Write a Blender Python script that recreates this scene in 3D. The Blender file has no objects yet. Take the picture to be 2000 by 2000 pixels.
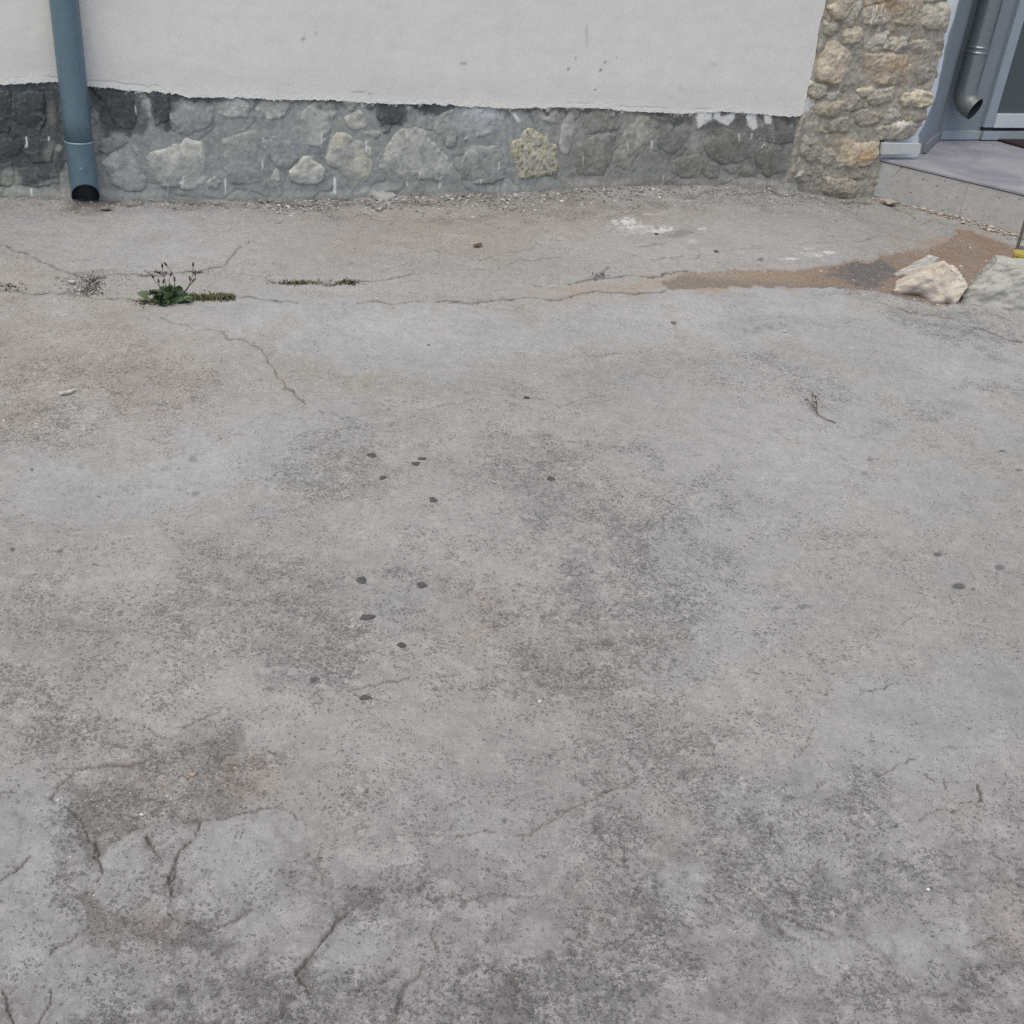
import bpy, bmesh, math, random
import numpy as np
from mathutils import Vector, Matrix

S = bpy.context.scene
COL = S.collection
R = math.radians
random.seed(7)
RNG = np.random.default_rng(11)

# ------------------------------------------------------------------ camera
F_PX, CAM_H = 2200.0, 1.40           # focal length in px of the 2000 px frame, eye height in m
CAMR = np.array([[0.99508974, 0.09897684, 0.0],
                 [0.04999984, -0.50268652, 0.8630216],
                 [0.08541915, -0.85878394, -0.50516702]])   # world axes in camera axes (x right, y down, z forward)
cam_d = bpy.data.cameras.new('camera')
cam = bpy.data.objects.new('camera', cam_d)
COL.objects.link(cam)
cam_d.sensor_width = 36.0
cam_d.lens = 36.0 * F_PX / 2000.0
cam_d.clip_start, cam_d.clip_end = 0.05, 300.0
m3 = Matrix([[CAMR[i][0], -CAMR[i][1], -CAMR[i][2]] for i in range(3)])
cam.matrix_world = Matrix.Translation((0, 0, CAM_H)) @ m3.to_4x4()
S.camera = cam

# ------------------------------------------------------------------ world, sun, exposure
SUN_EL, SUN_AZ = 68.0, 205.0          # high soft light from behind the camera
w = bpy.data.worlds.new('World'); S.world = w; w.use_nodes = True
wn = w.node_tree
bg = next(n for n in wn.nodes if n.type == 'BACKGROUND')
sky = wn.nodes.new('ShaderNodeTexSky'); sky.sky_type = 'NISHITA'; sky.sun_disc = False
sky.sun_elevation = R(SUN_EL); sky.sun_rotation = R(SUN_AZ)
sky.air_density, sky.dust_density, sky.ozone_density = 1.0, 3.0, 1.0
wn.links.new(sky.outputs[0], bg.inputs[0]); bg.inputs[1].default_value = 0.10
sun_d = bpy.data.lights.new('sun', 'SUN'); sun = bpy.data.objects.new('sun', sun_d); COL.objects.link(sun)
sun_d.energy, sun_d.angle, sun_d.color = 1.1, R(70), (1.0, 0.935, 0.72)
az = R(SUN_AZ)
sd = Vector((math.sin(az) * math.cos(R(SUN_EL)), math.cos(az) * math.cos(R(SUN_EL)), math.sin(R(SUN_EL))))
sun.rotation_euler = sd.to_track_quat('Z', 'Y').to_euler()
S.view_settings.view_transform = 'Standard'; S.view_settings.look = 'None'
S.view_settings.exposure, S.view_settings.gamma = 0.64, 1.0
S.view_settings.use_curve_mapping = False
S.cycles.use_denoising = False

# ------------------------------------------------------------------ geometry of the place
WA, WB = 0.465, 5.491                                   # house wall line y = WA x + WB on the ground
ANG = math.atan(WA)
U_W = np.array([math.cos(ANG), math.sin(ANG), 0.0])     # along the wall, to the right
N_W = np.array([math.sin(ANG), -math.cos(ANG), 0.0])    # out of the wall
P0 = np.array([0.0, WB, 0.0])
EYE = np.array([0.0, 0.0, CAM_H])

def W(s, z, t=0.0):
    """wall coordinates -> world"""
    s, z, t = np.broadcast_arrays(np.asarray(s, float), np.asarray(z, float), np.asarray(t, float))
    return P0 + s[..., None] * U_W + t[..., None] * N_W + z[..., None] * np.array([0, 0, 1.0])

def to_st(p):
    d = p - P0
    return d @ U_W, d @ N_W

def ray(x, y):
    return CAMR @ np.array([x - 1000.0, y - 1000.0, F_PX])

def on_plane(px, P, n):
    d = ray(*px)
    return EYE + d * ((P - EYE) @ n) / (d @ n)

def wpt(x, y, t=0.0):
    """photo point -> (s, z) on the plane t in front of the wall"""
    q = on_plane((x, y), P0 + N_W * t, N_W)
    return np.array([(q - P0) @ U_W, q[2]])

def wpoly(pts, t=0.0):
    return np.array([wpt(x, y, t) for x, y in pts])

BASE = np.array([(-3.5, .02), (-2.41, .02), (-2.22, .008), (-1.8, -.005), (-1.385, -.022), (-1.04, -.021), (-.68, -.01),
                 (-.167, -.008), (.24, .008), (.52, .014), (1.29, -.002), (1.52, -.04), (1.77, -.083), (1.97, -.076), (2.6, -.06), (4, -.05)])

def gheight(x, y):
    """large shape of the yard: falls and rises a little along the wall foot"""
    s = (x * U_W[0] + (y - WB) * U_W[1]); t = (x * N_W[0] + (y - WB) * N_W[1])
    b = np.interp(s, BASE[:, 0], BASE[:, 1])
    k = np.where(s > 1.4, .8, .45)
    dip = -.075 * np.exp(-((x - 2.42) ** 2 + (y - 5.50) ** 2) / .50 ** 2)
    return b * np.exp(-np.maximum(t, 0) ** 2 / k ** 2) + dip * (1 - np.exp(-np.maximum(t, 0) ** 2 / .5 ** 2))

def gpt(x, y, dz=0.0):
    """photo point -> point on the yard"""
    d = ray(x, y); z = 0.0
    for _ in range(12):
        q = EYE + d * ((z - CAM_H) / d[2]); z = float(gheight(q[0], q[1]))
    q[2] = z + dz
    return q

def project(P):
    c = (P - EYE) @ CAMR
    return c[..., 0] / c[..., 2] * F_PX + 1000, c[..., 1] / c[..., 2] * F_PX + 1000

# ------------------------------------------------------------------ noise
def _h(ix, iy, seed):
    n = (ix.astype(np.int64) * 374761393 + iy.astype(np.int64) * 668265263 + seed * 1442695041) & 0xFFFFFFFF
    n = ((n ^ (n >> 13)) * 1274126177) & 0xFFFFFFFF
    return (n ^ (n >> 16)) & 0xFFFF

_GA = np.linspace(0, 2 * np.pi, 65536, endpoint=False)
_GX, _GY = np.cos(_GA).astype(np.float32), np.sin(_GA).astype(np.float32)

def gn(x, y, seed=0):
    """gradient noise, about -0.7..0.7"""
    x0, y0 = np.floor(x), np.floor(y)
    fx, fy = (x - x0).astype(np.float32), (y - y0).astype(np.float32)
    ix, iy = x0.astype(np.int64), y0.astype(np.int64)
    u, v = fx * fx * fx * (fx * (fx * 6 - 15) + 10), fy * fy * fy * (fy * (fy * 6 - 15) + 10)
    def c(dx, dy):
        h = _h(ix + dx, iy + dy, seed)
        return _GX[h] * (fx - dx) + _GY[h] * (fy - dy)
    a = c(0, 0); a = a + u * (c(1, 0) - a)
    b = c(0, 1); b = b + u * (c(1, 1) - b)
    return a + v * (b - a)

def fbm(x, y, lam, octv=4, seed=0, gain=0.5):
    f, a, s, tot = 1.0 / lam, 1.0, 0.0, 0.0
    for k in range(octv):
        s = s + a * gn(x * f + 17.3 * k, y * f - 9.1 * k, seed + k); tot += a
        a *= gain; f *= 2.03
    return s / tot * 1.6

def sstep(a, b, x):
    t = np.clip((x - a) / (b - a), 0, 1)
    return t * t * (3 - 2 * t)

def poly_sdf(X, Y, poly):
    """signed distance to a polygon, positive inside"""
    d = np.full(X.shape, 1e9); inside = np.zeros(X.shape, bool)
    n = len(poly)
    for i in range(n):
        ax, ay = poly[i]; bx, by = poly[(i + 1) % n]
        ex, ey = bx - ax, by - ay
        t = np.clip(((X - ax) * ex + (Y - ay) * ey) / (ex * ex + ey * ey + 1e-12), 0, 1)
        d = np.minimum(d, (X - ax - t * ex) ** 2 + (Y - ay - t * ey) ** 2)
        cond = (ay > Y) != (by > Y)
        inside ^= cond & (X < (bx - ax) * (Y - ay) / (by - ay + 1e-12) + ax)
    d = np.sqrt(d)
    return np.where(inside, d, -d)

def seg_dist(X, Y, pts):
    d = np.full(X.shape, 1e9)
    for (ax, ay), (bx, by) in zip(pts[:-1], pts[1:]):
        ex, ey = bx - ax, by - ay
        t = np.clip(((X - ax) * ex + (Y - ay) * ey) / (ex * ex + ey * ey + 1e-12), 0, 1)
        d = np.minimum(d, (X - ax - t * ex) ** 2 + (Y - ay - t * ey) ** 2)
    return np.sqrt(d)

def lin(rgb, k=1.0):
    c = np.asarray(rgb, float) / 255.0
    return np.where(c <= 0.04045, c / 12.92, ((c + 0.055) / 1.055) ** 2.4) * k

KW, KG = 1.55, 0.88          # tone seen in the photo -> surface colour, on walls and on the ground
def wc(r, g, b): return np.minimum(lin((r, g, b), KW), 0.82)
def gc(r, g, b): return lin((r, g, b), KG) * np.array([1.075, 1.062, 1.062])

# ------------------------------------------------------------------ helpers
def tag(o, label=None, cat=None, group=None, kind=None):
    if label: o['label'] = label
    if cat: o['category'] = cat
    if group: o['group'] = group
    if kind: o['kind'] = kind
    return o

def empty(name, loc=(0, 0, 0)):
    o = bpy.data.objects.new(name, None); o.location = Vector(loc); o.empty_display_size = 0.1
    COL.objects.link(o)
    return o

def link(name, me, parent=None):
    """link a mesh whose vertices are world points"""
    o = bpy.data.objects.new(name, me); COL.objects.link(o)
    if parent is not None:
        o.parent = parent
        o.matrix_parent_inverse = Matrix.Translation(world_loc(parent)).inverted()
    return o

def world_loc(o):
    v = Vector((0, 0, 0))
    while o is not None:
        v = v + o.location; o = o.parent if o.type == 'EMPTY' else None
    return v

def np_mesh(name, verts, faces, mat, col=None, extra=None, smooth=True):
    """verts (n,3); faces (m,k) of one size"""
    me = bpy.data.meshes.new(name)
    verts = np.ascontiguousarray(verts, np.float32); faces = np.ascontiguousarray(faces, np.int32)
    m, k = faces.shape
    me.vertices.add(len(verts)); me.vertices.foreach_set('co', verts.ravel())
    me.loops.add(m * k); me.loops.foreach_set('vertex_index', faces.ravel())
    me.polygons.add(m); me.polygons.foreach_set('loop_start', np.arange(0, m * k, k, dtype=np.int32))
    me.polygons.foreach_set('use_smooth', np.full(m, smooth, bool))
    me.update(calc_edges=True)
    for nm, c in (('col', col), ('msk', extra)):
        if c is not None:
            a = me.attributes.new(nm, 'FLOAT_COLOR', 'POINT')
            c4 = np.ones((len(verts), 4), np.float32); c4[:, :c.shape[1]] = c
            a.data.foreach_set('color', c4.ravel())
    if mat: me.materials.append(mat)
    return me

def grid_faces(nr, nc, keep=None, flip=False):
    i = np.arange(nr * nc).reshape(nr, nc)
    f = np.stack([i[:-1, :-1], i[:-1, 1:], i[1:, 1:], i[1:, :-1]], -1).reshape(-1, 4)
    if keep is not None:
        k = keep.reshape(nr, nc)
        ok = (k[:-1, :-1] & k[:-1, 1:] & k[1:, 1:] & k[1:, :-1]).ravel()
        f = f[ok]
    if flip: f = f[:, ::-1]
    return f

def compact(verts, faces, *attrs):
    used = np.zeros(len(verts), bool); used[faces.ravel()] = True
    mp = np.cumsum(used) - 1
    return (verts[used], mp[faces]) + tuple(a[used] for a in attrs)

def bm_mesh(name, bm, mat, smooth=False):
    me = bpy.data.meshes.new(name)
    bmesh.ops.recalc_face_normals(bm, faces=bm.faces)
    bm.to_mesh(me); bm.free()
    for p in me.polygons: p.use_smooth = smooth
    if mat: me.materials.append(mat)
    return me

def prism(bm, bottom, top):
    """closed solid between two rings of equal length"""
    a = [bm.verts.new(Vector(p)) for p in bottom]; b = [bm.verts.new(Vector(p)) for p in top]
    n = len(a)
    bm.faces.new(a[::-1]); bm.faces.new(b)
    for i in range(n): bm.faces.new((a[i], a[(i + 1) % n], b[(i + 1) % n], b[i]))

def tube_np(path, rad, n=20, cap=False):
    """rings along a path of world points -> verts, quads"""
    path = np.asarray(path, float); rad = np.broadcast_to(np.asarray(rad, float), (len(path),))
    V = []
    tan = np.gradient(path, axis=0); tan /= np.linalg.norm(tan, axis=1)[:, None]
    ref = np.array([0.0, 1, 0.13]) if abs(tan[0][2]) > .6 else np.array([0.0, 0, 1])
    a = np.cross(tan[0], ref); a /= np.linalg.norm(a)
    for p, t, r in zip(path, tan, rad):
        a = a - t * (a @ t); a /= np.linalg.norm(a); b = np.cross(t, a)
        th = np.linspace(0, 2 * np.pi, n, endpoint=False)
        V.append(p + r * (np.cos(th)[:, None] * a + np.sin(th)[:, None] * b))
    V = np.concatenate(V); f = []
    for i in range(len(path) - 1):
        for j in range(n):
            f.append((i * n + j, i * n + (j + 1) % n, (i + 1) * n + (j + 1) % n, (i + 1) * n + j))
    return V, np.array(f)

# ------------------------------------------------------------------ materials
def new_mat(name):
    m = bpy.data.materials.new(name); m.use_nodes = True
    nt = m.node_tree
    b = next(n for n in nt.nodes if n.type == 'BSDF_PRINCIPLED')
    return m, nt, b

def mathn(nt, op, a, b=None, clamp=False):
    n = nt.nodes.new('ShaderNodeMath'); n.operation = op; n.use_clamp = clamp
    for i, v in enumerate((a, b)):
        if v is None: continue
        if isinstance(v, (int, float)): n.inputs[i].default_value = v
        else: nt.links.new(v, n.inputs[i])
    return n.outputs[0]

def maprange(nt, v, a, b, c, d, smooth=False):
    n = nt.nodes.new('ShaderNodeMapRange'); n.interpolation_type = 'SMOOTHSTEP' if smooth else 'LINEAR'
    for i, q in enumerate((v, a, b, c, d)):
        if isinstance(q, (int, float)): n.inputs[i].default_value = q
        else: nt.links.new(q, n.inputs[i])
    return n.outputs[0]

def noise(nt, vec, scale, detail=4, rough=.55, dist=0.0):
    n = nt.nodes.new('ShaderNodeTexNoise'); n.inputs['Scale'].default_value = scale
    n.inputs['Detail'].default_value = detail; n.inputs['Roughness'].default_value = rough
    n.inputs['Distortion'].default_value = dist
    nt.links.new(vec, n.inputs['Vector'])
    return n.outputs[0]

def mixc(nt, fac, a, b, mode='MIX'):
    n = nt.nodes.new('ShaderNodeMix'); n.data_type = 'RGBA'; n.blend_type = mode
    for i, v in ((0, fac), (6, a), (7, b)):
        if isinstance(v, (int, float)): n.inputs[i].default_value = v
        elif isinstance(v, (tuple, list, np.ndarray)): n.inputs[i].default_value = (*v[:3], 1)
        else: nt.links.new(v, n.inputs[i])
    return n.outputs[2]

def posn(nt):
    return nt.nodes.new('ShaderNodeNewGeometry').outputs['Position']

def attr(nt, name):
    n = nt.nodes.new('ShaderNodeAttribute'); n.attribute_name = name
    return n.outputs['Color']

def surf_mat(name, base=None, rough=.9, n_scale=60, n_amp=.18, f_scale=300, f_amp=.15, bump=.0015, spec=.25, metal=0.0, obj_tint=0.0):
    """a weathered surface: colour from the mesh attribute or one colour, broken up by two noises, with fine relief"""
    m, nt, b = new_mat(name)
    P = posn(nt)
    c = attr(nt, 'col') if base is None else None
    n1 = noise(nt, P, n_scale, 6, .62, .3); n2 = noise(nt, P, f_scale, 3, .6)
    k = mathn(nt, 'MULTIPLY', maprange(nt, n1, .25, .75, 1 - n_amp, 1 + n_amp), maprange(nt, n2, .25, .75, 1 - f_amp, 1 + f_amp))
    if obj_tint:
        oi = nt.nodes.new('ShaderNodeObjectInfo').outputs['Random']
        k = mathn(nt, 'MULTIPLY', k, maprange(nt, oi, 0, 1, 1 - obj_tint, 1 + obj_tint))
    cc = nt.nodes.new('ShaderNodeCombineColor')
    for i in range(3): nt.links.new(k, cc.inputs[i])
    col = mixc(nt, 1.0, c if c is not None else tuple(base), cc.outputs[0], 'MULTIPLY')
    nt.links.new(col, b.inputs['Base Color'])
    b.inputs['Roughness'].default_value = rough; b.inputs['Metallic'].default_value = metal
    b.inputs['Specular IOR Level'].default_value = spec
    if bump:
        bn = nt.nodes.new('ShaderNodeBump'); bn.inputs['Distance'].default_value = bump; bn.inputs['Strength'].default_value = 1.0
        h = mathn(nt, 'ADD', n1, mathn(nt, 'MULTIPLY', n2, .5))
        nt.links.new(h, bn.inputs['Height']); nt.links.new(bn.outputs[0], b.inputs['Normal'])
    return m

def ground_mat():
    m, nt, b = new_mat('yard_concrete')
    P = posn(nt); c = attr(nt, 'col')
    sep = nt.nodes.new('ShaderNodeSeparateColor'); nt.links.new(attr(nt, 'msk'), sep.inputs[0])
    rg, pale = sep.outputs[0], sep.outputs[1]
    # ragged coordinates so that pits are not round
    nz = nt.nodes.new('ShaderNodeTexNoise'); nz.inputs['Scale'].default_value = 170; nz.inputs['Detail'].default_value = 2
    nt.links.new(P, nz.inputs['Vector'])
    vm = nt.nodes.new('ShaderNodeVectorMath'); vm.operation = 'MULTIPLY_ADD'
    nt.links.new(nz.outputs['Color'], vm.inputs[0]); vm.inputs[1].default_value = (.011, .011, 0); nt.links.new(P, vm.inputs[2])
    def specks(scale, dens, rmax):
        v = nt.nodes.new('ShaderNodeTexVoronoi'); v.voronoi_dimensions = '2D'; v.feature = 'F1'; v.inputs['Scale'].default_value = scale
        nt.links.new(vm.outputs[0], v.inputs['Vector'])
        sp = nt.nodes.new('ShaderNodeSeparateColor'); nt.links.new(v.outputs['Color'], sp.inputs[0])
        has = mathn(nt, 'SUBTRACT', dens, sp.outputs[0])                  # >0 where the cell carries a speck
        rad = mathn(nt, 'MULTIPLY', maprange(nt, has, 0, .25, 0, rmax), maprange(nt, sp.outputs[1], 0, 1, .45, 1.1))
        return maprange(nt, mathn(nt, 'SUBTRACT', rad, v.outputs['Distance']), 0, .20, 0, 1, True), sp.outputs[2]
    lump_ = noise(nt, P, 11, 5, .65)
    dens = mathn(nt, 'MULTIPLY', maprange(nt, rg, 0, 1, .16, .52), maprange(nt, lump_, .36, .62, .25, 1.35))
    d1, t1 = specks(92, mathn(nt, 'MULTIPLY', dens, .62), .46)
    d2, t2 = specks(210, mathn(nt, 'MULTIPLY', dens, 1.2), .70)
    d3, t3 = specks(30, mathn(nt, 'MULTIPLY', dens, .10), .22)
    dark = mathn(nt, 'MAXIMUM', mathn(nt, 'MAXIMUM', mathn(nt, 'MULTIPLY', d1, .85), mathn(nt, 'MULTIPLY', d2, .8)), mathn(nt, 'MULTIPLY', d3, .9))
    l1, _ = specks(130, mathn(nt, 'MULTIPLY', dens, .6), .55)
    n_f = noise(nt, P, 330, 3, .7)
    n_m = noise(nt, P, 60, 6, .72, .3)
    v = mathn(nt, 'ADD', mathn(nt, 'MULTIPLY', mathn(nt, 'SUBTRACT', n_f, .5), maprange(nt, rg, 0, 1, .75, 1.3)),
              mathn(nt, 'MULTIPLY', mathn(nt, 'SUBTRACT', n_m, .5), maprange(nt, rg, 0, 1, .55, 1.15)))
    v = mathn(nt, 'ADD', v, 1.0)
    cc = nt.nodes.new('ShaderNodeCombineColor')
    for i in range(3): nt.links.new(v, cc.inputs[i])
    col = mixc(nt, 1.0, c, cc.outputs[0], 'MULTIPLY')
    col = mixc(nt, mathn(nt, 'MULTIPLY', l1, .42), col, gc(188, 187, 182))
    drk = mixc(nt, t1, gc(82, 82, 82), gc(116, 113, 108))
    col = mixc(nt, mathn(nt, 'MULTIPLY', dark, maprange(nt, t2, 0, 1, .30, .80)), col, drk)
    nt.links.new(col, b.inputs['Base Color'])
    b.inputs['Roughness'].default_value = .88; b.inputs['Specular IOR Level'].default_value = .25
    h = mathn(nt, 'SUBTRACT', mathn(nt, 'MULTIPLY', n_m, maprange(nt, rg, 0, 1, .4, 1.2)), mathn(nt, 'MULTIPLY', dark, .7))
    h = mathn(nt, 'ADD', mathn(nt, 'ADD', h, mathn(nt, 'MULTIPLY', l1, .3)), mathn(nt, 'MULTIPLY', n_f, .25))
    bn = nt.nodes.new('ShaderNodeBump'); bn.inputs['Distance'].default_value = .0030; bn.inputs['Strength'].default_value = 1.0
    nt.links.new(h, bn.inputs['Height']); nt.links.new(bn.outputs[0], b.inputs['Normal'])
    return m

M = {}
M['ground'] = ground_mat()
M['soil'] = surf_mat('sandy_soil', None, .95, 90, .22, 420, .3, .004)
M['plinth'] = surf_mat('cement_mortar', None, .92, 45, .14, 260, .16, .0025)
M['stone'] = surf_mat('field_stone', None, .9, 55, .16, 300, .16, .003)
M['plaster'] = surf_mat('white_plaster', None, .85, 14, .03, 160, .015, .0007)
M['zinc'] = surf_mat('grey_painted_zinc', None, .42, 30, .08, 240, .05, .0004, .5, .25)
M['zinc_in'] = surf_mat('pipe_inside', lin((60, 66, 68)), .8, 40, .2, 200, .1, 0)
M['steel'] = surf_mat('galvanised_steel', (.30, .34, .36), .34, 25, .12, 160, .06, .0004, .5, .85)
M['grey_paint'] = surf_mat('grey_blue_paint', None, .62, 10, .04, 120, .03, .0006, .25)
M['tread'] = surf_mat('porch_floor_tile', None, .5, 7, .10, 120, .05, .0004, .4)
M['riser'] = surf_mat('riser_tile', None, .75, 22, .08, 170, .07, .0008, .3)
M['frame'] = surf_mat('white_door_frame', (.62, .66, .68), .35, 12, .03, 120, .02, 0, .5)
M['door_gap'] = surf_mat('dark_gap', (.03, .035, .04), .6, 40, .1, 200, .1, 0)
M['mat'] = surf_mat('coir_door_mat', (.045, .030, .028), .95, 200, .3, 700, .4, .003)
M['rock'] = surf_mat('loose_rock', None, .9, 40, .10, 200, .12, .0035)
M['chip'] = surf_mat('stone_chip', None, .9, 120, .15, 500, .1, .001)
M['clod'] = surf_mat('dark_dirt', lin((100, 99, 97), .8), .95, 160, .3, 600, .3, .002)
M['leaf'] = surf_mat('weed_leaf', (.115, .165, .085), .6, 60, .25, 300, .12, .001, .3, 0, .28)
M['stem'] = surf_mat('weed_stem', (.13, .12, .075), .8, 80, .2, 300, .1, 0)
M['bud'] = surf_mat('weed_bud', (.075, .065, .05), .85, 90, .25, 300, .1, 0)
M['moss'] = surf_mat('moss', None, .95, 150, .3, 500, .3, .003)
M['dry'] = surf_mat('dry_plant', (.12, .085, .06), .9, 90, .3, 400, .2, .001)
M['paper'] = surf_mat('pale_scrap', (.48, .47, .45), .8, 60, .12, 300, .1, .001)
M['yellow'] = surf_mat('faded_yellow', (.42, .34, .085), .75, 30, .30, 160, .15, .002)
M['wood'] = surf_mat('grey_wood', (.15, .14, .125), .9, 60, .25, 300, .2, .001)
def glass_mat():
    m, nt, b = new_mat('door_glass')
    b.inputs['Base Color'].default_value = (.075, .10, .11, 1); b.inputs['Roughness'].default_value = .12
    b.inputs['Specular IOR Level'].default_value = .5
    P = posn(nt); n = noise(nt, P, 5, 2)
    nt.links.new(maprange(nt, n, .3, .7, .09, .2), b.inputs['Roughness'])
    return m
M['glass'] = glass_mat()

# ================================================================== GROUND
NR, NC = 900, 1120
v01 = np.linspace(0, 1, NR)
YR = 0.72 * (7.35 / 0.72) ** (v01 ** 0.80)                       # rows bunch up towards the viewer
uu = np.linspace(-1, 1, NC)
GX = uu[None, :] * (0.50 * YR[:, None] + 0.35) + 0.02 * YR[:, None]
GY = np.repeat(YR[:, None], NC, 1)
X, Y = GX.ravel(), GY.ravel()
Z0 = gheight(X, Y)
rest = np.stack([X, Y, Z0], 1)
PU, PV = project(rest)                                           # where the photo shows each point
SS, TT = to_st(np.stack([X, Y, 0 * X], 1))
edge = np.minimum(np.minimum((1 - np.abs(np.repeat(uu[None], NR, 0))).ravel() * 12, np.repeat(v01[:, None], NC, 1).ravel() * 30), 1)
PXM = np.hypot(np.hypot(X, Y), CAM_H) / F_PX                    # metres per photo px here

wx = fbm(X, Y, .30, 4, 50) ; wy = fbm(X, Y, .30, 4, 60)
ww = 42.0 * np.clip(.55 * (PV / 1000.0), .25, 1.2)
BU, BV = PU + wx * ww * 1.6, PV + wy * ww * .75                  # outlines of patches wander
rag = fbm(X, Y, .34, 8, 65, .66); fine = fbm(X, Y, .05, 5, 70, .6); mid = fbm(X, Y, .22, 5, 80, .55); broad = fbm(X, Y, .9, 4, 90)

def blob(cx, cy, rx, ry, ang=0, soft=.42, k=2.1):
    c, s = math.cos(R(ang)), math.sin(R(ang))
    dx, dy = BU - cx, BV - cy
    d = np.sqrt(((dx * c + dy * s) / rx) ** 2 + ((-dx * s + dy * c) / ry) ** 2)
    return 1 - sstep(1 - soft, 1 + soft, d + k * rag + .35 * mid + .25 * fine)

def blobs(lst):
    v = np.zeros(X.shape)
    for q in lst:
        v = np.maximum(v, q[4] * blob(*q[:4], *(q[5:] if len(q) > 5 else ())))
    return v

PALE = blobs([(330, 460, 260, 95, .8), (760, 640, 300, 62, 1.0, 4), (480, 625, 160, 40, .8), (1450, 600, 380, 85, .95), (400, 900, 250, 95, .75, -14),
              (90, 940, 130, 60, .6), (1560, 900, 300, 200, .6), (1880, 720, 170, 130, .7), (1350, 480, 260, 45, .55), (700, 560, 240, 26, .5),
              (60, 1640, 90, 120, .6), (80, 1860, 130, 110, .65), (230, 1700, 62, 85, .75, 10), (460, 1730, 120, 130, .55), (170, 1930, 120, 80, .6), (690, 1850, 110, 55, .55, -30),
              (1340, 1735, 65, 50, .7), (1650, 1650, 240, 90, .4), (1800, 1440, 260, 120, .45), (1770, 1850, 110, 70, .7, 30), (1560, 1830, 110, 50, .5),
              (800, 1200, 90, 60, .5), (1000, 1560, 260, 150, .25), (1480, 1560, 80, 60, .55), (1380, 1200, 160, 140, .35), (820, 1010, 260, 120, .2)])
TAN = blobs([(130, 700, 300, 130, .9), (300, 780, 170, 60, .6), (800, 440, 400, 58, .9), (1180, 440, 300, 45, .65), (640, 740, 200, 60, .55), (60, 530, 120, 45, .55), (180, 430, 120, 40, .6),
             (960, 1250, 230, 110, .75), (1300, 640, 260, 60, .4), (1120, 590, 240, 22, .7, -3), (1380, 860, 220, 100, .35), (1640, 1060, 200, 80, .4),
             (330, 1500, 240, 75, .6), (490, 1510, 60, 55, 1.0), (240, 1780, 110, 75, .9, 30), (130, 1400, 220, 140, .35), (90, 1850, 80, 60, .45), (480, 1700, 120, 120, .2), (330, 690, 160, 70, .5),
             (1750, 1610, 220, 80, .35), (1960, 1780, 80, 120, .7), (1200, 1720, 170, 120, .45), (1260, 1600, 90, 60, .4), (700, 1000, 90, 60, .45), (560, 1000, 240, 130, .2),
             (1760, 1160, 120, 60, .4), (1030, 1470, 300, 110, .35), (650, 1600, 180, 200, .2), (620, 880, 60, 40, .4)])
RG = blobs([(1180, 1110, 190, 170, .95, 20), (1060, 900, 130, 80, .7, 25), (1140, 990, 120, 80, .7), (650, 920, 110, 70, .6), (600, 1290, 200, 120, .75), (250, 1300, 320, 170, .5), (430, 1180, 260, 130, .35),
            (380, 1460, 170, 55, .95), (220, 1540, 120, 60, .9), (170, 1650, 80, 100, .8), (330, 1770, 90, 60, .6), (100, 830, 160, 45, .8), (180, 760, 260, 90, .45),
            (1180, 1680, 120, 90, .9), (1260, 1780, 140, 80, .8), (1500, 1740, 180, 130, 1.0, 20), (1420, 1560, 160, 70, .55), (1740, 1720, 120, 50, .8), (1990, 1720, 50, 80, 1.0), (1640, 1560, 120, 80, .55, -25),
            (480, 1940, 260, 100, .95), (760, 1960, 120, 60, .6), (1040, 1940, 200, 80, .9), (1330, 1880, 180, 60, .6), (1720, 1960, 230, 70, .8), (1920, 1900, 90, 90, .7), (380, 1830, 160, 60, .8, 10), (700, 1780, 120, 60, .6), (840, 1890, 90, 40, .5),
            (960, 1310, 170, 50, .75), (820, 1160, 110, 60, .45), (900, 1060, 120, 70, .35), (1350, 1260, 200, 120, .4), (1300, 1430, 220, 80, .5), (1500, 740, 130, 50, .6, 10), (1820, 810, 70, 25, .8), (1940, 760, 60, 20, .8, 10),
            (1550, 1060, 200, 80, .25), (640, 400, 190, 22, .9), (1060, 405, 220, 24, .85), (1400, 385, 220, 20, .8), (170, 555, 70, 22, .9), (1870, 630, 190, 40, .8, 14), (1690, 575, 70, 18, .8), (1290, 1000, 150, 100, .4)])
RG = np.clip(RG * (.55 + .9 * sstep(-.18, .2, fbm(X, Y, .2, 6, 66, .68))) + .16 + .30 * sstep(900, 1900, PV) * sstep(-.2, .5, mid) + .14 * mid - .35 * PALE, 0, 1)
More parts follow.
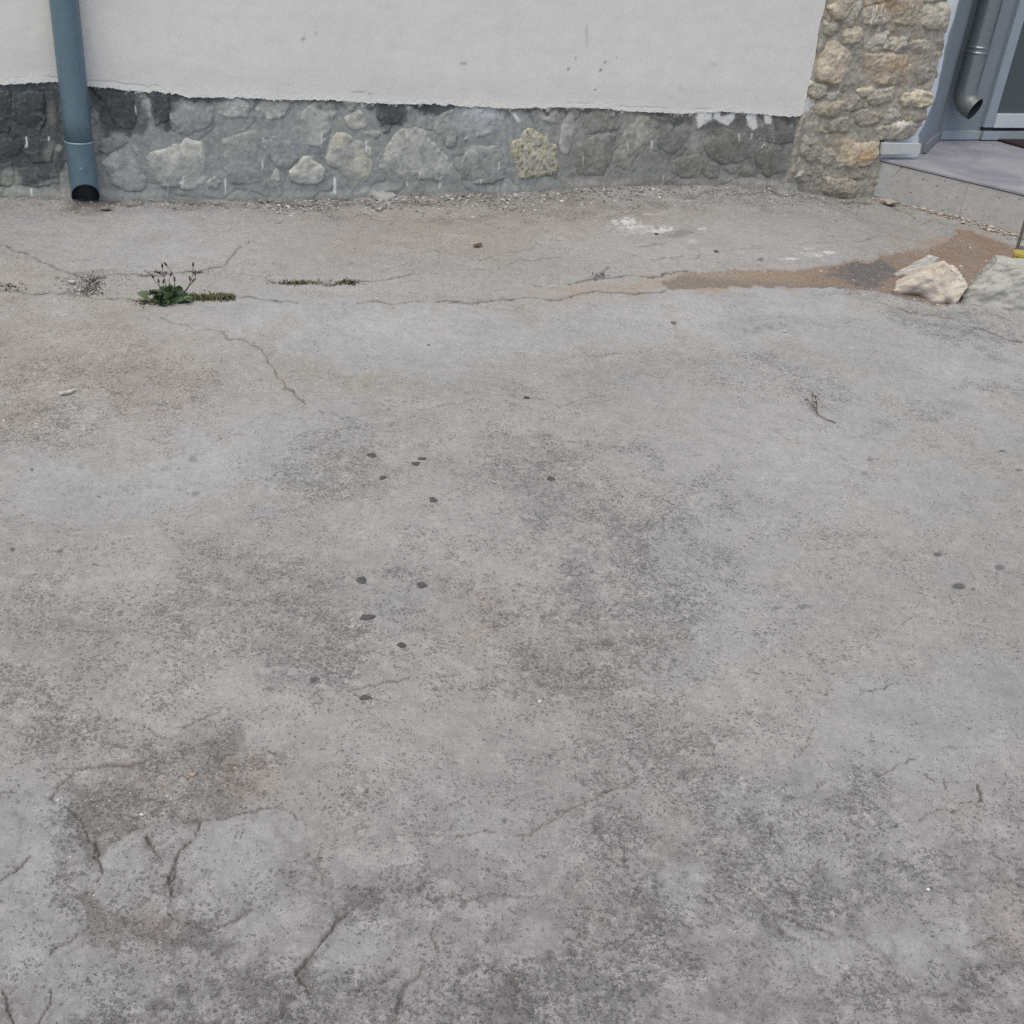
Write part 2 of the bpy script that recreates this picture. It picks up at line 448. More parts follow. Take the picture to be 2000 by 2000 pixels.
DARK = blobs([(1170, 1120, 190, 150, .65, 20), (700, 1160, 150, 90, .65, -20), (420, 1440, 90, 45, 1.0), (130, 1560, 60, 50, .8), (160, 1640, 60, 50, .7), (1480, 632, 52, 20, .95), (1580, 640, 60, 18, .4),
              (480, 1960, 160, 70, .9), (1500, 1750, 140, 110, .9, 20), (1230, 1760, 110, 80, .75), (1110, 1950, 110, 60, .9), (1740, 1720, 90, 40, .8), (1990, 1710, 40, 70, 1.0), (1620, 1520, 110, 60, .6, -25),
              (1420, 1540, 110, 50, .5), (250, 1840, 60, 50, .8), (370, 1840, 120, 40, .6), (1260, 1560, 110, 60, .3), (1880, 1880, 60, 60, .5), (680, 1960, 90, 60, .55), (700, 1770, 90, 40, .6, -30), (820, 1810, 50, 30, .7),
              (1700, 530, 60, 20, .5), (1860, 800, 60, 16, .6), (1950, 760, 40, 12, .8, 10), (1820, 815, 40, 14, .6), (600, 1290, 150, 90, .4), (170, 415, 90, 16, .7), (1870, 640, 150, 24, .7, 14), (650, 900, 90, 50, .4), (1060, 890, 90, 40, .4), (1240, 720, 130, 18, .3, -8), (980, 1440, 140, 40, .25), (300, 400, 300, 12, .5), (1300, 1500, 300, 60, .3)])
LOWB = sstep(1300, 2050, PV + 60 * broad)                          # dimming towards the lower frame edge put into the colour, plus dirtier concrete
PATCH = np.maximum(poly_sdf(BU, BV, [(105, 1575), (128, 1520), (300, 1480), (420, 1425), (480, 1440), (500, 1490), (545, 1560), (450, 1592), (380, 1600), (300, 1590), (210, 1640), (190, 1690), (150, 1640)]),
                   poly_sdf(BU, BV, [(140, 1745), (190, 1715), (260, 1780), (330, 1800), (350, 1830), (260, 1850), (235, 1885), (165, 1830)]))
PATCHM = sstep(-8, 14, PATCH + 60 * rag + 22 * fine)
RG = np.clip(np.maximum(RG, .75 * PATCHM), 0, 1)

# --- cracks and joints: (width in photo px, depth in m, darkness, photo polyline)
CR = [
 (2.2, .004, .75, [(0, 478), (40, 492), (80, 512), (130, 530), (172, 541)]), (1.2, .002, .4, [(95, 520), (150, 508), (195, 500)]),
 (2.6, .005, .9, [(205, 537), (250, 536), (300, 534), (350, 531), (395, 527), (430, 521)]), (5.0, .005, .85, [(278, 537), (330, 533)]), (4.2, .005, .8, [(362, 530), (398, 526)]),
 (1.8, .004, .7, [(430, 521), (446, 505), (460, 490), (480, 478), (487, 470)]), (1.2, .002, .5, [(483, 474), (510, 474)]),
 (1.4, .003, .6, [(452, 535), (490, 536), (535, 536)]), (3.2, .006, .95, [(520, 547), (560, 553), (620, 554), (660, 552), (692, 551)]), (2.2, .004, .8, [(692, 552), (740, 548), (775, 541), (820, 535)]),
 (1.6, .003, .65, [(905, 527), (960, 524)]), (1.4, .003, .55, [(990, 518), (1030, 510), (1095, 502)]), (1.2, .002, .5, [(740, 498), (800, 494), (860, 493), (1000, 491), (1100, 488)]),
 (3.0, .006, .8, [(0, 568), (30, 566), (60, 575), (95, 571), (130, 570), (170, 575), (215, 580), (255, 583), (300, 586)]), (6.0, .006, .8, [(160, 568), (175, 552), (186, 541), (205, 540)]), (5.0, .004, .6, [(140, 573), (190, 570)]),
 (3.2, .007, .95, [(460, 579), (520, 588), (580, 594)]), (3.0, .007, .95, [(700, 594), (760, 594), (850, 592), (900, 590)]), (3.2, .007, .95, [(880, 591), (960, 587), (1050, 582), (1120, 577), (1200, 572), (1300, 567)]),
 (2.6, .006, .9, [(1105, 553), (1150, 546), (1166, 540), (1180, 530), (1188, 521)]), (3.0, .006, .9, [(1150, 545), (1200, 541), (1260, 539), (1310, 534), (1342, 527)]), (1.6, .003, .6, [(1030, 555), (1080, 552)]),
 (1.8, .003, .65, [(1250, 480), (1300, 474)]), (1.8, .003, .6, [(1270, 505), (1330, 500), (1370, 494)]), (1.4, .003, .5, [(1400, 513), (1440, 511)]), (1.4, .003, .5, [(1440, 482), (1500, 480)]), (1.4, .003, .45, [(1560, 476), (1640, 470), (1740, 465)]),
 (1.6, .004, .6, [(312, 620), (335, 631), (370, 640), (410, 645), (438, 648)]), (4.0, .004, .6, [(435, 650), (460, 660)]), (1.8, .004, .7, [(460, 662), (505, 678), (520, 695), (533, 715), (548, 742), (560, 757), (572, 765), (598, 790)]), (3.0, .006, .9, [(558, 757), (580, 775), (597, 788)]),
 (1.8, .004, .75, [(622, 801), (650, 807), (682, 815)]), (1.2, .002, .4, [(682, 815), (760, 800), (860, 790), (960, 783)]),
 (2.4, .005, .9, [(0, 386), (60, 389), (120, 393), (140, 396)]), (2.2, .005, .8, [(210, 400), (235, 394)]), (3.0, .006, .95, [(252, 403), (285, 396), (325, 394), (372, 397), (440, 397), (500, 396), (520, 387)]),
 (3.6, .006, .9, [(500, 393), (545, 398), (600, 389), (640, 385), (700, 380), (765, 370), (800, 378), (850, 386), (905, 384), (960, 374), (1020, 369), (1080, 366)]), (3.0, .005, .8, [(1080, 366), (1180, 360), (1260, 363), (1340, 358), (1440, 353), (1520, 352)]),
 (4.0, .005, .8, [(505, 400), (560, 405), (620, 402), (700, 400), (780, 395), (840, 402), (905, 390)]), (3.0, .004, .7, [(1180, 371), (1300, 368), (1400, 372), (1500, 372), (1580, 388), (1650, 400), (1700, 398)]), (2.2, .004, .6, [(1700, 390), (1760, 412), (1850, 440)]),
 (3.0, .006, .9, [(0, 1548), (28, 1541)]), (2.6, .005, .8, [(0, 1716), (25, 1700), (38, 1690), (60, 1670)]), (2.0, .004, .5, [(12, 1690), (38, 1690)]),
 (2.0, .004, .7, [(190, 1405), (225, 1404), (252, 1406), (280, 1416), (302, 1432)]), (2.2, .004, .5, [(360, 1420), (400, 1400), (430, 1390)]),
 (3.2, .006, .6, [(100, 1560), (115, 1530), (150, 1505), (200, 1495), (280, 1488)]), (2.8, .006, .7, [(120, 1572), (150, 1590), (168, 1620), (188, 1650), (196, 1680), (192, 1720)]), (4.5, .008, .8, [(186, 1640), (194, 1668)]),
 (3.0, .006, .7, [(395, 1600), (382, 1632), (352, 1656), (341, 1680), (334, 1720)]), (5.5, .008, .65, [(338, 1690), (332, 1725), (336, 1748)]), (3.6, .006, .7, [(286, 1630), (296, 1650), (312, 1672)]), (2.6, .005, .6, [(380, 1602), (440, 1594), (500, 1582), (548, 1572), (580, 1600)]),
 (2.6, .004, .5, [(330, 1780), (380, 1805), (420, 1815), (450, 1800), (495, 1775)]), (2.6, .005, .55, [(172, 1802), (150, 1822), (126, 1840), (98, 1862)]), (2.0, .004, .4, [(182, 1828), (160, 1845), (130, 1860)]), (3.0, .006, .7, [(5, 1930), (14, 1945), (18, 1975), (28, 2004)]), (2.4, .005, .6, [(100, 1932), (96, 1960), (80, 1985), (55, 2004)]), (2.0, .004, .6, [(14, 1942), (30, 1930)]),
 (4.0, .006, .65, [(692, 1770), (668, 1790), (640, 1822), (610, 1862), (588, 1885), (578, 1900)]), (3.4, .006, .6, [(580, 1898), (596, 1920), (602, 1940)]), (3.0, .004, .45, [(850, 1800), (845, 1830), (860, 1860)]), (4.0, .004, .5, [(830, 1880), (820, 1900), (780, 1940), (770, 1990)]),
 (2.6, .005, .6, [(1222, 1492), (1238, 1505), (1240, 1524), (1215, 1538), (1175, 1545), (1150, 1562), (1100, 1585), (1060, 1610), (1045, 1618)]), (2.0, .004, .55, [(1045, 1618), (1030, 1628), (980, 1625), (920, 1628), (860, 1630), (800, 1634)]),
 (3.0, .003, .4, [(860, 1750), (940, 1748), (985, 1745), (1040, 1748)]), (2.0, .003, .4, [(1160, 1870), (1200, 1850), (1240, 1828)]),
 (1.8, .004, .65, [(1535, 1350), (1580, 1347), (1615, 1357)]), (1.8, .004, .75, [(1680, 1355), (1715, 1348), (1735, 1338), (1755, 1330)]), (2.2, .004, .6, [(1708, 1514), (1745, 1504), (1770, 1490), (1790, 1482)]),
 (3.0, .006, .9, [(1910, 1530), (1917, 1552), (1908, 1572)]), (2.0, .004, .6, [(1797, 1605), (1808, 1588), (1830, 1580), (1862, 1585), (1900, 1575)]), (2.4, .005, .8, [(1808, 1512), (1820, 1524)]), (2.6, .005, .8, [(1840, 1525), (1848, 1540)]), (1.6, .003, .5, [(1840, 1462), (1912, 1458)]),
 (2.2, .004, .55, [(1335, 1645), (1350, 1655), (1390, 1664), (1440, 1667)]), (2.4, .005, .7, [(1470, 1648), (1500, 1645), (1506, 1615)]), (2.0, .004, .55, [(1385, 1650), (1412, 1650)]), (2.6, .005, .6, [(1445, 1725), (1490, 1765), (1530, 1790), (1600, 1810), (1650, 1832)]),
 (2.2, .004, .5, [(1470, 1840), (1495, 1860), (1515, 1880)]), (2.6, .004, .5, [(1690, 1878), (1740, 1895), (1785, 1925)]), (2.6, .004, .5, [(1600, 1680), (1590, 1700), (1570, 1720)]), (2.2, .004, .4, [(1900, 1850), (1940, 1830)]),
 (2.4, .005, .6, [(680, 1348), (720, 1338), (770, 1330), (830, 1322), (900, 1318)]), (2.6, .004, .55, [(930, 1306), (1010, 1306), (1060, 1302), (1090, 1316)]), (1.8, .003, .45, [(1050, 1334), (1110, 1340), (1200, 1338)]), (1.4, .003, .4, [(1100, 700), (1160, 698), (1230, 690), (1290, 680)]), (1.4, .003, .5, [(1080, 800), (1120, 785), (1160, 775), (1200, 768)]),
 (1.2, .002, .5, [(925, 686), (950, 684)]), (1.6, .003, .4, [(1605, 877), (1640, 890), (1660, 900)]), (2.6, .004, .7, [(1720, 590), (1760, 603), (1800, 612), (1850, 622), (1875, 630)]), (3.0, .006, .8, [(1900, 640), (1940, 652), (2000, 668), (2080, 690)]), (1.4, .003, .5, [(1560, 820), (1600, 830)]),
 (1.6, .003, .6, [(210, 988), (230, 978)]), (1.6, .003, .5, [(1100, 1500), (1130, 1470)]), (2.2, .004, .5, [(1760, 1220), (1775, 1205)]), (2.0, .004, .4, [(1560, 1480), (1580, 1440), (1590, 1420)]), (2.2, .003, .35, [(900, 1350), (980, 1330)]), (1.6, .003, .4, [(1060, 870), (1150, 905)]),
]
jx = .55 * fbm(X, Y, .045, 3, 101) + .45 * fbm(X, Y, .014, 2, 107); jy = .55 * fbm(X, Y, .045, 3, 103) + .45 * fbm(X, Y, .014, 2, 109)
def jag(pl, seed):
    rr = np.random.default_rng(seed)
    for _ in range(3):
        out = [pl[0]]
        for a, b in zip(pl[:-1], pl[1:]):
            d = b - a; L = np.hypot(*d)
            if L > 5:
                m_ = (a + b) / 2 + np.array([-d[1], d[0]]) / L * rr.normal(0, .09) * L * np.array([1, .8])
                out.append(m_)
            out.append(b)
        pl = np.array(out)
    return pl
f_halo = fbm(X, Y, .06, 5, 133, .65); HALO = np.zeros(X.shape); CRACK = np.zeros(X.shape); CDEP = np.zeros(X.shape)
gap = .35 + 1.2 * sstep(-.3, .35, fbm(X, Y, .05, 4, 131, .65))
for (wpx, dep, drk, pl) in CR:
    pl = jag(np.array(pl, float), len(CR) + int(pl[0][0]))
    wpx *= .95 if pl[:, 1].mean() < 1200 else .78
    sel = np.where((PU > pl[:, 0].min() - 30) & (PU < pl[:, 0].max() + 30) & (PV > pl[:, 1].min() - 22) & (PV < pl[:, 1].max() + 22))[0]
    wpl = np.array([gpt(*p)[:2] for p in pl])
    jit = 6.0 * PXM[sel]
    d = seg_dist(X[sel] + jx[sel] * jit, Y[sel] + jy[sel] * jit, wpl) / PXM[sel]
    halo = np.exp(-(d / (wpx * 2.6)) ** 2) * drk * sstep(-.15, .12, f_halo[sel])
    HALO[sel] = np.maximum(HALO[sel], halo)
    c = np.exp(-(d / (wpx * (.80 if pl[:, 1].mean() < 900 else .62) * np.clip(gap[sel], .6 if pl[:, 1].mean() < 900 else .4, 1.5))) ** 2)
    CRACK[sel] = np.maximum(CRACK[sel], c * drk); CDEP[sel] = np.maximum(CDEP[sel], c * dep)
CRACK *= np.clip(.55 + gap * .5, 0, 1)
# hair cracks and dirty seams wandering through the worn foreground
vein = np.abs(fbm(X + .05 * jx, Y + .05 * jy, .42, 5, 230, .58)); pres = sstep(.0, .16, fbm(X, Y, .5, 4, 240, .6)) * sstep(1250, 1600, PV)
VEIN = np.exp(-(vein / .010) ** 2) * pres
vein2 = np.abs(fbm(X + .03 * jx, Y + .03 * jy, .30, 5, 250, .58)); VEIN = np.maximum(VEIN, .6 * np.exp(-(vein2 / .012) ** 2) * sstep(.02, .2, fbm(X, Y, .6, 4, 260, .6)) * sstep(700, 900, PV))

# --- bare soil where the concrete is missing
SOILP = [(1290, 552), (1335, 531), (1440, 528), (1560, 527), (1600, 521), (1640, 512), (1660, 505), (1700, 508), (1725, 496), (1770, 491), (1810, 486), (1846, 472), (1866, 458), (1862, 445),
         (1890, 448), (1930, 462), (1985, 482), (2120, 520), (2120, 640), (1960, 600), (1900, 590), (1830, 598), (1760, 580), (1720, 572), (1690, 566), (1640, 563), (1560, 562), (1450, 560), (1370, 563), (1310, 566)]
soilw = np.array([gpt(*p)[:2] for p in SOILP])
SD = poly_sdf(X + .020 * jx + .05 * rag, Y + .020 * jy + .05 * fine, soilw)
SOIL = sstep(-.012, .02, SD)

# --- colours
f7_ = fbm(X, Y, .11, 7, 141, .7)
c0 = gc(155, 154, 151)
C = np.repeat(c0[None], len(X), 0)
def put(mask, col):
    global C
    k = np.clip(mask, 0, 1)[:, None]
    C = C * (1 - k) + np.asarray(col)[None] * k
put(sstep(-.6, .6, broad + .35 * mid) * .6, gc(149, 148, 146))
put(TAN * .9, gc(157, 151, 144))
put(PALE * (.85 + .2 * mid), gc(166, 168, 170))
put(sstep(.05, .6, mid + .4 * broad) * .35, gc(162, 161, 158))
put(LOWB * .62, gc(138, 136, 137))
put(LOWB * PALE * .6, gc(157, 157, 159))
put(DARK * (.14 + .46 * sstep(-.05, .15, f7_ + .5 * rag)), gc(122, 122, 123))
PL_ = [[(240, 1650), (290, 1640), (330, 1760), (300, 1800), (215, 1690)], [(400, 1600), (540, 1590), (560, 1700), (500, 1775), (350, 1790), (345, 1690), (370, 1640)], [(0, 1570), (100, 1590), (150, 1690), (140, 1780), (0, 1760)],
       [(0, 1790), (120, 1790), (170, 1830), (110, 1880), (60, 1960), (0, 1960)], [(180, 1850), (240, 1830), (300, 1900), (270, 2000), (110, 2000), (130, 1900)], [(640, 1830), (760, 1800), (800, 1850), (740, 1890), (600, 1890)], [(290, 1600), (370, 1600), (370, 1640), (320, 1680), (295, 1640)],
       [(1770, 1830), (1850, 1800), (1890, 1870), (1840, 1920), (1770, 1900)], [(1280, 1700), (1360, 1690), (1390, 1750), (1330, 1790), (1280, 1760)], [(1560, 1830), (1650, 1830), (1690, 1880), (1600, 1900), (1540, 1870)]]
for pl in PL_:
    q = poly_sdf(BU, BV, pl) + 110 * rag + 34 * fine + 26 * f7_
    put(np.exp(-(q / 8) ** 2) * .34 * sstep(-.12, .12, f7_), gc(98, 95, 92))
    put(sstep(-8, 40, q) * (.36 + .5 * f7_), gc(160, 160, 161))
# mottled grime, stronger near the viewer, in clots a few centimetres wide
near = sstep(1350, 1780, PV)
f7 = fbm(X, Y, .13, 8, 140, .72); f8 = fbm(X, Y, .05, 6, 160, .74); f9 = fbm(X, Y, .04, 6, 170, .74)
clot = sstep(.02, .17, f7 + .45 * rag) * (.10 + .90 * near) * (1 - .65 * PALE)
put(clot * (.30 + .40 * RG), gc(108, 106, 106))
clot2 = sstep(.03, .16, f8) * RG * (.5 + .5 * near)
put(clot2 * .42, gc(108, 107, 105))
lite = sstep(.03, .2, f9) * (.35 + .5 * RG)
put(lite * .46, gc(182, 180, 178))
C *= (1 + .30 * rag + .16 * f8)[:, None]
redd = blobs([(490, 1520, 45, 45, .8), (900, 1200, 60, 40, .5), (300, 790, 120, 40, .45), (1980, 1800, 40, 80, .5), (1180, 585, 180, 10, .6, -3), (840, 460, 330, 40, .4), (1000, 440, 300, 30, .3)])
put(redd * (.12 + .28 * sstep(-.1, .15, f7_)), gc(158, 145, 135))
put(PATCHM * (.16 + .34 * sstep(-.1, .1, f7_)), gc(118, 112, 107))
put(sstep(-8, 16, poly_sdf(BU, BV, [(140, 1745), (190, 1720), (260, 1780), (330, 1800), (350, 1830), (260, 1850), (235, 1885), (165, 1830)]) + 90 * rag + 30 * fine) * .42, gc(122, 115, 108))
# dirt that has washed along the foot of the wall and out of the gap
foot = np.exp(-(np.maximum(TT, 0) / .10) ** 2) * sstep(.15, -.3, -1 * (fbm(X, Y, .12, 4, 180)))
put(foot * (.25 + .6 * sstep(.0, .2, fbm(X, Y, .05, 6, 181, .7))) * (SS < 1.62), gc(106, 104, 100))
put(blobs([(1480, 547, 260, 17, .75, -1), (1280, 556, 180, 13, .7, -3), (1850, 500, 110, 40, .6)]) * .75, gc(160, 141, 120))
put(blobs([(165, 405, 42, 13, .9), (190, 412, 30, 9, .7)]) * .8, gc(104, 94, 84))
# white lime splashes and flakes
for cx, cy, rx, ry, kk in ((1222, 432, 22, 7, .95), (1240, 442, 16, 4, .7), (1296, 449, 18, 7, .95), (1278, 452, 12, 3, .6), (1270, 417, 14, 2, .6), (1540, 505, 15, 2.2, .9), (1620, 493, 10, 3, .9), (1577, 485, 10, 2, .7), (1597, 499, 7, 2, .8), (1590, 496, 30, 5, .3), (1372, 447, 9, 2, .6), (1352, 470, 12, 4, .4), (1245, 446, 40, 10, .35), (760, 385, 40, 9, .5)):
    d = np.hypot((PU - cx + 9 * fine) / rx, (PV - cy + 3 * wy) / ry)
    put((1 - sstep(.35, 1.3, d + 2.2 * fbm(X * 1.6, Y * .8, .045, 6, 270, .76) + .4 * rag)) * kk, gc(206, 206, 206))
put(blobs([(1325, 456, 20, 5, .8, 0, .4)]) * .7, gc(118, 118, 118))
put(blobs([(505, 540, 40, 4, .7), (700, 568, 40, 6, .5)]), gc(172, 170, 166))
# round damp spots
for cx, cy, rx, ry, kk in ((1832, 1083, 10, 5.5, .75), (1952, 1109, 11, 6, .6), (1873, 1145, 14, 7, .85), (1900, 1151, 5, 2.5, .7), (1957, 880, 7, 2.6, .8), (1990, 918, 8, 3, .6), (383, 965, 9, 6, .4), (376, 898, 8, 6, .35), (157, 912, 7, 6, .25), (62, 917, 3, 4, .8), (1187, 1253, 13, 9, .5), (1700, 897, 7, 4, .5), (1688, 925, 9, 4, .4),
                          (193, 970, 4, 2, .8), (25, 1073, 6, 5, .8), (117, 1078, 8, 3, .7), (615, 1327, 11, 7, .7), (1516, 1187, 8, 5, .5), (1528, 1186, 4, 4, .4), (1575, 1184, 15, 4, .4), (1424, 1035, 5, 3, .6), (1294, 1013, 3, 2, .7), (1650, 1630, 4, 4, .7), (1750, 1615, 4, 5, .8), (985, 1602, 5, 6, .6), (932, 1658, 4, 3, .7), (717, 1545, 4, 5, .7), (1525, 1892, 4, 4, .7), (820, 1845, 6, 4, .7), (905, 1768, 8, 7, .5), (855, 1755, 6, 5, .6), (1220, 1680, 5, 7, .8)):
    d = np.hypot((PU - cx + 2.0 * fine) / rx, (PV - cy + 1.2 * wy) / ry)
    put((1 - sstep(.7, 1.2, d + .35 * fine)) * kk, gc(84, 85, 86))
put(VEIN * .55, gc(92, 89, 87))
put(HALO * .45 * (.6 + .6 * sstep(900, 1400, PV)), gc(108, 103, 98))
put(CRACK * .95, gc(66, 63, 59))
put(SOIL, gc(140, 124, 108))
# --- relief
hgt = (.005 * broad + .0022 * mid + RG * .0016 * fbm(X, Y, .022, 4, 190, .62) + .0011 * fine * (.35 + RG) - .0035 * PATCHM * (1 + .5 * fine)
       - .0016 * clot2 + .0010 * lite - CDEP * .9 - .0016 * VEIN + .0035 * PALE * sstep(560, 600, PV) * sstep(900, 700, PV))
JL = np.interp(PU, [290, 460, 580, 700, 850, 960, 1050, 1200, 1300, 1640], [588, 579, 594, 594, 592, 587, 582, 572, 567, 563]) + 5 * jx
hgt = hgt + .0012 * sstep(-1.5, 1.5, PV - JL) * np.exp(-(np.maximum(PV - JL, 0) / 70) ** 2) * sstep(280, 330, PU) * sstep(1650, 1600, PU)
rub = sstep(0, .06, TT) * np.exp(-(TT / .16) ** 2) * (SS < 2.0)
hgt = hgt + rub * (.006 + .026 * np.abs(fbm(X, Y, .06, 5, 200, .65))) * sstep(-.35, .3, fbm(X, Y, .3, 3, 210))
hgt = hgt - .045 * sstep(.0, .05, SD)
Zg = Z0 + hgt * edge
keep = (TT > -.12) | (SS > 2.0)
V = np.stack([X, Y, Zg], 1)
Fq = grid_faces(NR, NC, keep)
V, Fq, C1, MS = compact(V, Fq, C, np.stack([RG, PALE, CRACK], 1))
# the yard goes on around the detailed part, outside the picture
x0n, x1n = GX[0, 0], GX[0, -1]; y0n, y1n = YR[0], YR[-1]
xl, xr = GX[-1, 0], GX[-1, -1]
ring = np.array([(x0n, y0n, 0), (x1n, y0n, 0), (xr, y1n, 0), (xl, y1n, 0), (-40, -40, 0), (40, -40, 0), (40, y1n, 0), (-40, y1n, 0)], float)
nv = len(V)
V = np.concatenate([V, ring]); Fq = np.concatenate([Fq, np.array([(4, 5, 1, 0), (5, 6, 2, 1), (7, 4, 0, 3)]) + nv])
C1 = np.concatenate([C1, np.repeat(gc(145, 144, 142)[None], 8, 0)]); MS = np.concatenate([MS, np.tile([[.5, .2, 0]], (8, 1))])
ground = link('ground', np_mesh('ground', V, Fq, M['ground'], C1, MS))
tag(ground, 'cracked grey concrete yard with pale patches and dark pitting', 'ground', kind='structure')

# soil sheet lying lower inside the gap
lo, hi = soilw.min(0) - .05, soilw.max(0) + .05
sx = np.arange(lo[0], hi[0], .008); sy = np.arange(lo[1], hi[1], .008)
QX, QY = [a.ravel() for a in np.meshgrid(sx, sy)]
sdq = poly_sdf(QX, QY, soilw)
n1 = fbm(QX, QY, .12, 5, 300, .6); n2 = fbm(QX, QY, .03, 4, 310, .65)
qz = gheight(QX, QY) - .006 + .004 * n1 + .004 * n2
pu, pv = project(np.stack([QX, QY, qz], 1))
cs = np.repeat(gc(145, 131, 119)[None], len(QX), 0)
def putq(k, c):
    global cs
    k = np.clip(k, 0, 1)[:, None]; cs = cs * (1 - k) + np.asarray(c)[None] * k
putq(sstep(-.3, .4, n1) * .5, gc(132, 112, 95))
putq(sstep(1620, 1380, pu) * .75, gc(162, 148, 132))
putq(sstep(60, 25, np.hypot((pu - 1688) * .75, (pv - 532) * 1.5) + 46 * n1 + 20 * n2), gc(108, 106, 106))
putq(sstep(.25, .5, n2) * .35, gc(176, 160, 146))
putq(sstep(558, 575, pv - .08 * (pu - 1700)) * .8, gc(128, 122, 117))
kq = (sdq > -.03)
Vs, Fs, cs1 = compact(np.stack([QX, QY, qz], 1), grid_faces(len(sy), len(sx), kq), cs)
tag(link('soil', np_mesh('soil', Vs, Fs, M['soil'], cs1)), 'strip of bare brown soil where the concrete is missing', 'soil', kind='structure')

# ================================================================== HOUSE WALL
house = empty('house_wall', W(-.4, 0, 0))
tag(house, 'white plastered house wall standing on a rough grey stone plinth', 'wall')

EDGE = [(-140, 168), (0, 165), (50, 163), (105, 160), (160, 168), (220, 172), (260, 178), (330, 180), (370, 190), (420, 190), (500, 192), (560, 195), (650, 195), (700, 200), (770, 203), (850, 203), (900, 207), (1000, 212),
        (1100, 210), (1180, 212), (1230, 218), (1290, 220), (1340, 222), (1400, 218), (1480, 222), (1540, 228), (1567, 225)]
EW = wpoly(EDGE); 
def plaster_bottom(s):
    z = np.interp(s, EW[:, 0], EW[:, 1])
    zz = np.zeros_like(s)
    j = .006 * fbm(s, zz + 3, .06, 4, 400, .6) + (.013 * fbm(s, zz + 2.2, .04, 6, 405, .85)) * (.35 + 1.3 * sstep(-.2, .35, gn(s * 6, zz + 8.1, 406)))
    return z + j
PR = wpoly([(1568, 226), (1572, 200), (1578, 170), (1583, 150), (1590, 120), (1595, 90), (1598, 60), (1601, 45), (1608, 25), (1612, 0)])
def plaster_right(z):
    o = np.argsort(PR[:, 1])
    s = np.interp(z, PR[o, 1], PR[o, 0])
    return s + .007 * fbm(z, 0 * z + 5, .05, 4, 410, .6)

# plaster: a sheet about 14 mm proud of the stones, with a torn lower edge that returns to the wall
sg = np.unique(np.concatenate([np.linspace(-6, -2.75, 20), np.arange(-2.75, 1.318, .0055), np.arange(1.322, 1.47, .004)]))
rows = np.concatenate([[-1, 0], np.linspace(0, .10, 30)[1:], np.linspace(.10, .8, 60)[1:], np.linspace(.8, 3.2, 8)[1:]])
Sg, Rg = np.meshgrid(sg, rows)
pb = plaster_bottom(sg)[None]
Zp = pb + np.maximum(Rg, 0)
pr = plaster_right(Zp); Sp = np.minimum(Sg, pr)
dl = np.minimum(np.maximum(Rg, 0), (pr - Sg) * .9)
und = .006 * fbm(Sp, Zp, .8, 3, 420) + .0012 * fbm(Sp, Zp, .09, 4, 430)
crease = np.exp(-((Rg - .022 - .012 * fbm(Sp, 0 * Sp, .5, 2, 440)) / .0026) ** 2) * sstep(-.02, .12, fbm(Sp, 0 * Sp + 4, .5, 4, 450, .6)) * np.where((Sp < -1.75) | ((Sp > .05) & (Sp < .85)), 1, .15)
Tp = .0016 + .0045 * sstep(0, .14, dl) + .6 * und - .0012 * crease + .002 * fbm(Sp, Zp, .012, 3, 445) * sstep(.05, .0, dl)
Tp = np.where(Rg < 0, -.03, Tp); Tp = np.where(Sg > pr + .006, -.03, Tp)
cp = np.repeat(wc(190, 187, 182)[None], Sp.size, 0)
fs, fz = Sp.ravel(), Zp.ravel()
ppx, ppy = project(W(fs, fz, .01))
def mixm(cm, k, c):
    k = np.clip(k, 0, 1)[:, None]
    return cm * (1 - k) + np.asarray(c)[None] * k
cp = mixm(cp, sstep(-.2, .7, fbm(fs, fz, .6, 4, 460)) * .35, wc(184, 181, 177))
cp = mixm(cp, sstep(.02, .2, fbm(fs * .5, fz * 2.0, .10, 6, 462, .7)) * .10, wc(160, 158, 154))
cp = mixm(cp, sstep(.05, .22, fbm(fs * 2.4, fz * .35, .25, 5, 463, .65)) * .06, wc(168, 165, 160))
cp = mixm(cp, sstep(.06, .01, np.maximum(Rg, 0).ravel() + .02 * fbm(fs, fz, .2, 3, 465)) * .7, wc(193, 191, 187))
cp = mixm(cp, crease.ravel() * .6, wc(140, 140, 139))
for cx, cy, rx, ry, kk in ((590, 75, 7, 1.6, .75), (620, 65, 5, 1.6, .5), (600, 63, 12, 1.2, .3), (905, 124, 8, 1.5, .5), (1167, 108, 2.4, 1.6, .95), (1111, 136, 2.6, 1.6, .95), (1174, 137, 2.2, 2.4, .95), (1183, 121, 1.6, 2.8, .8), (1207, 111, 2, 2.4, .6), (1164, 176, 2.6, 1.5, .95), (1125, 115, 2, 1.4, .5), (1220, 135, 2, 1.2, .4), (1147, 70, 3, 26, .22), (1395, 127, 8, 5, .18), (1330, 170, 4, 9, .12), (530, 84, 10, 1.5, .2), (700, 180, 16, 1.4, .5), (725, 184, 6, 1.2, .6), (565, 166, 2, 1.5, .6), (543, 180, 1.6, 1.5, .6), (513, 57, 2, 1.5, .5), (1200, 146, 12, 5, .1), (640, 30, 14, 8, .06)):
    d = np.hypot((ppx - cx) / rx, (ppy - cy) / ry)
    cp = mixm(cp, (1 - sstep(.7, 1.3, d)) * kk, wc(96, 96, 95))
plaster = link('plaster', np_mesh('plaster', W(fs, fz, Tp.ravel()), grid_faces(*Sp.shape), M['plaster'], cp), house)
plaster.data.set_sharp_from_angle(angle=R(38)); plaster['label'] = 'white plaster with a torn lower edge'

# ---- stones: traced outline -> a bulged, chipped face that sinks into the mortar at its rim
def crop(ox, oy, sc, pts):
    return [(ox + x / sc, oy + y / sc) for x, y in pts]

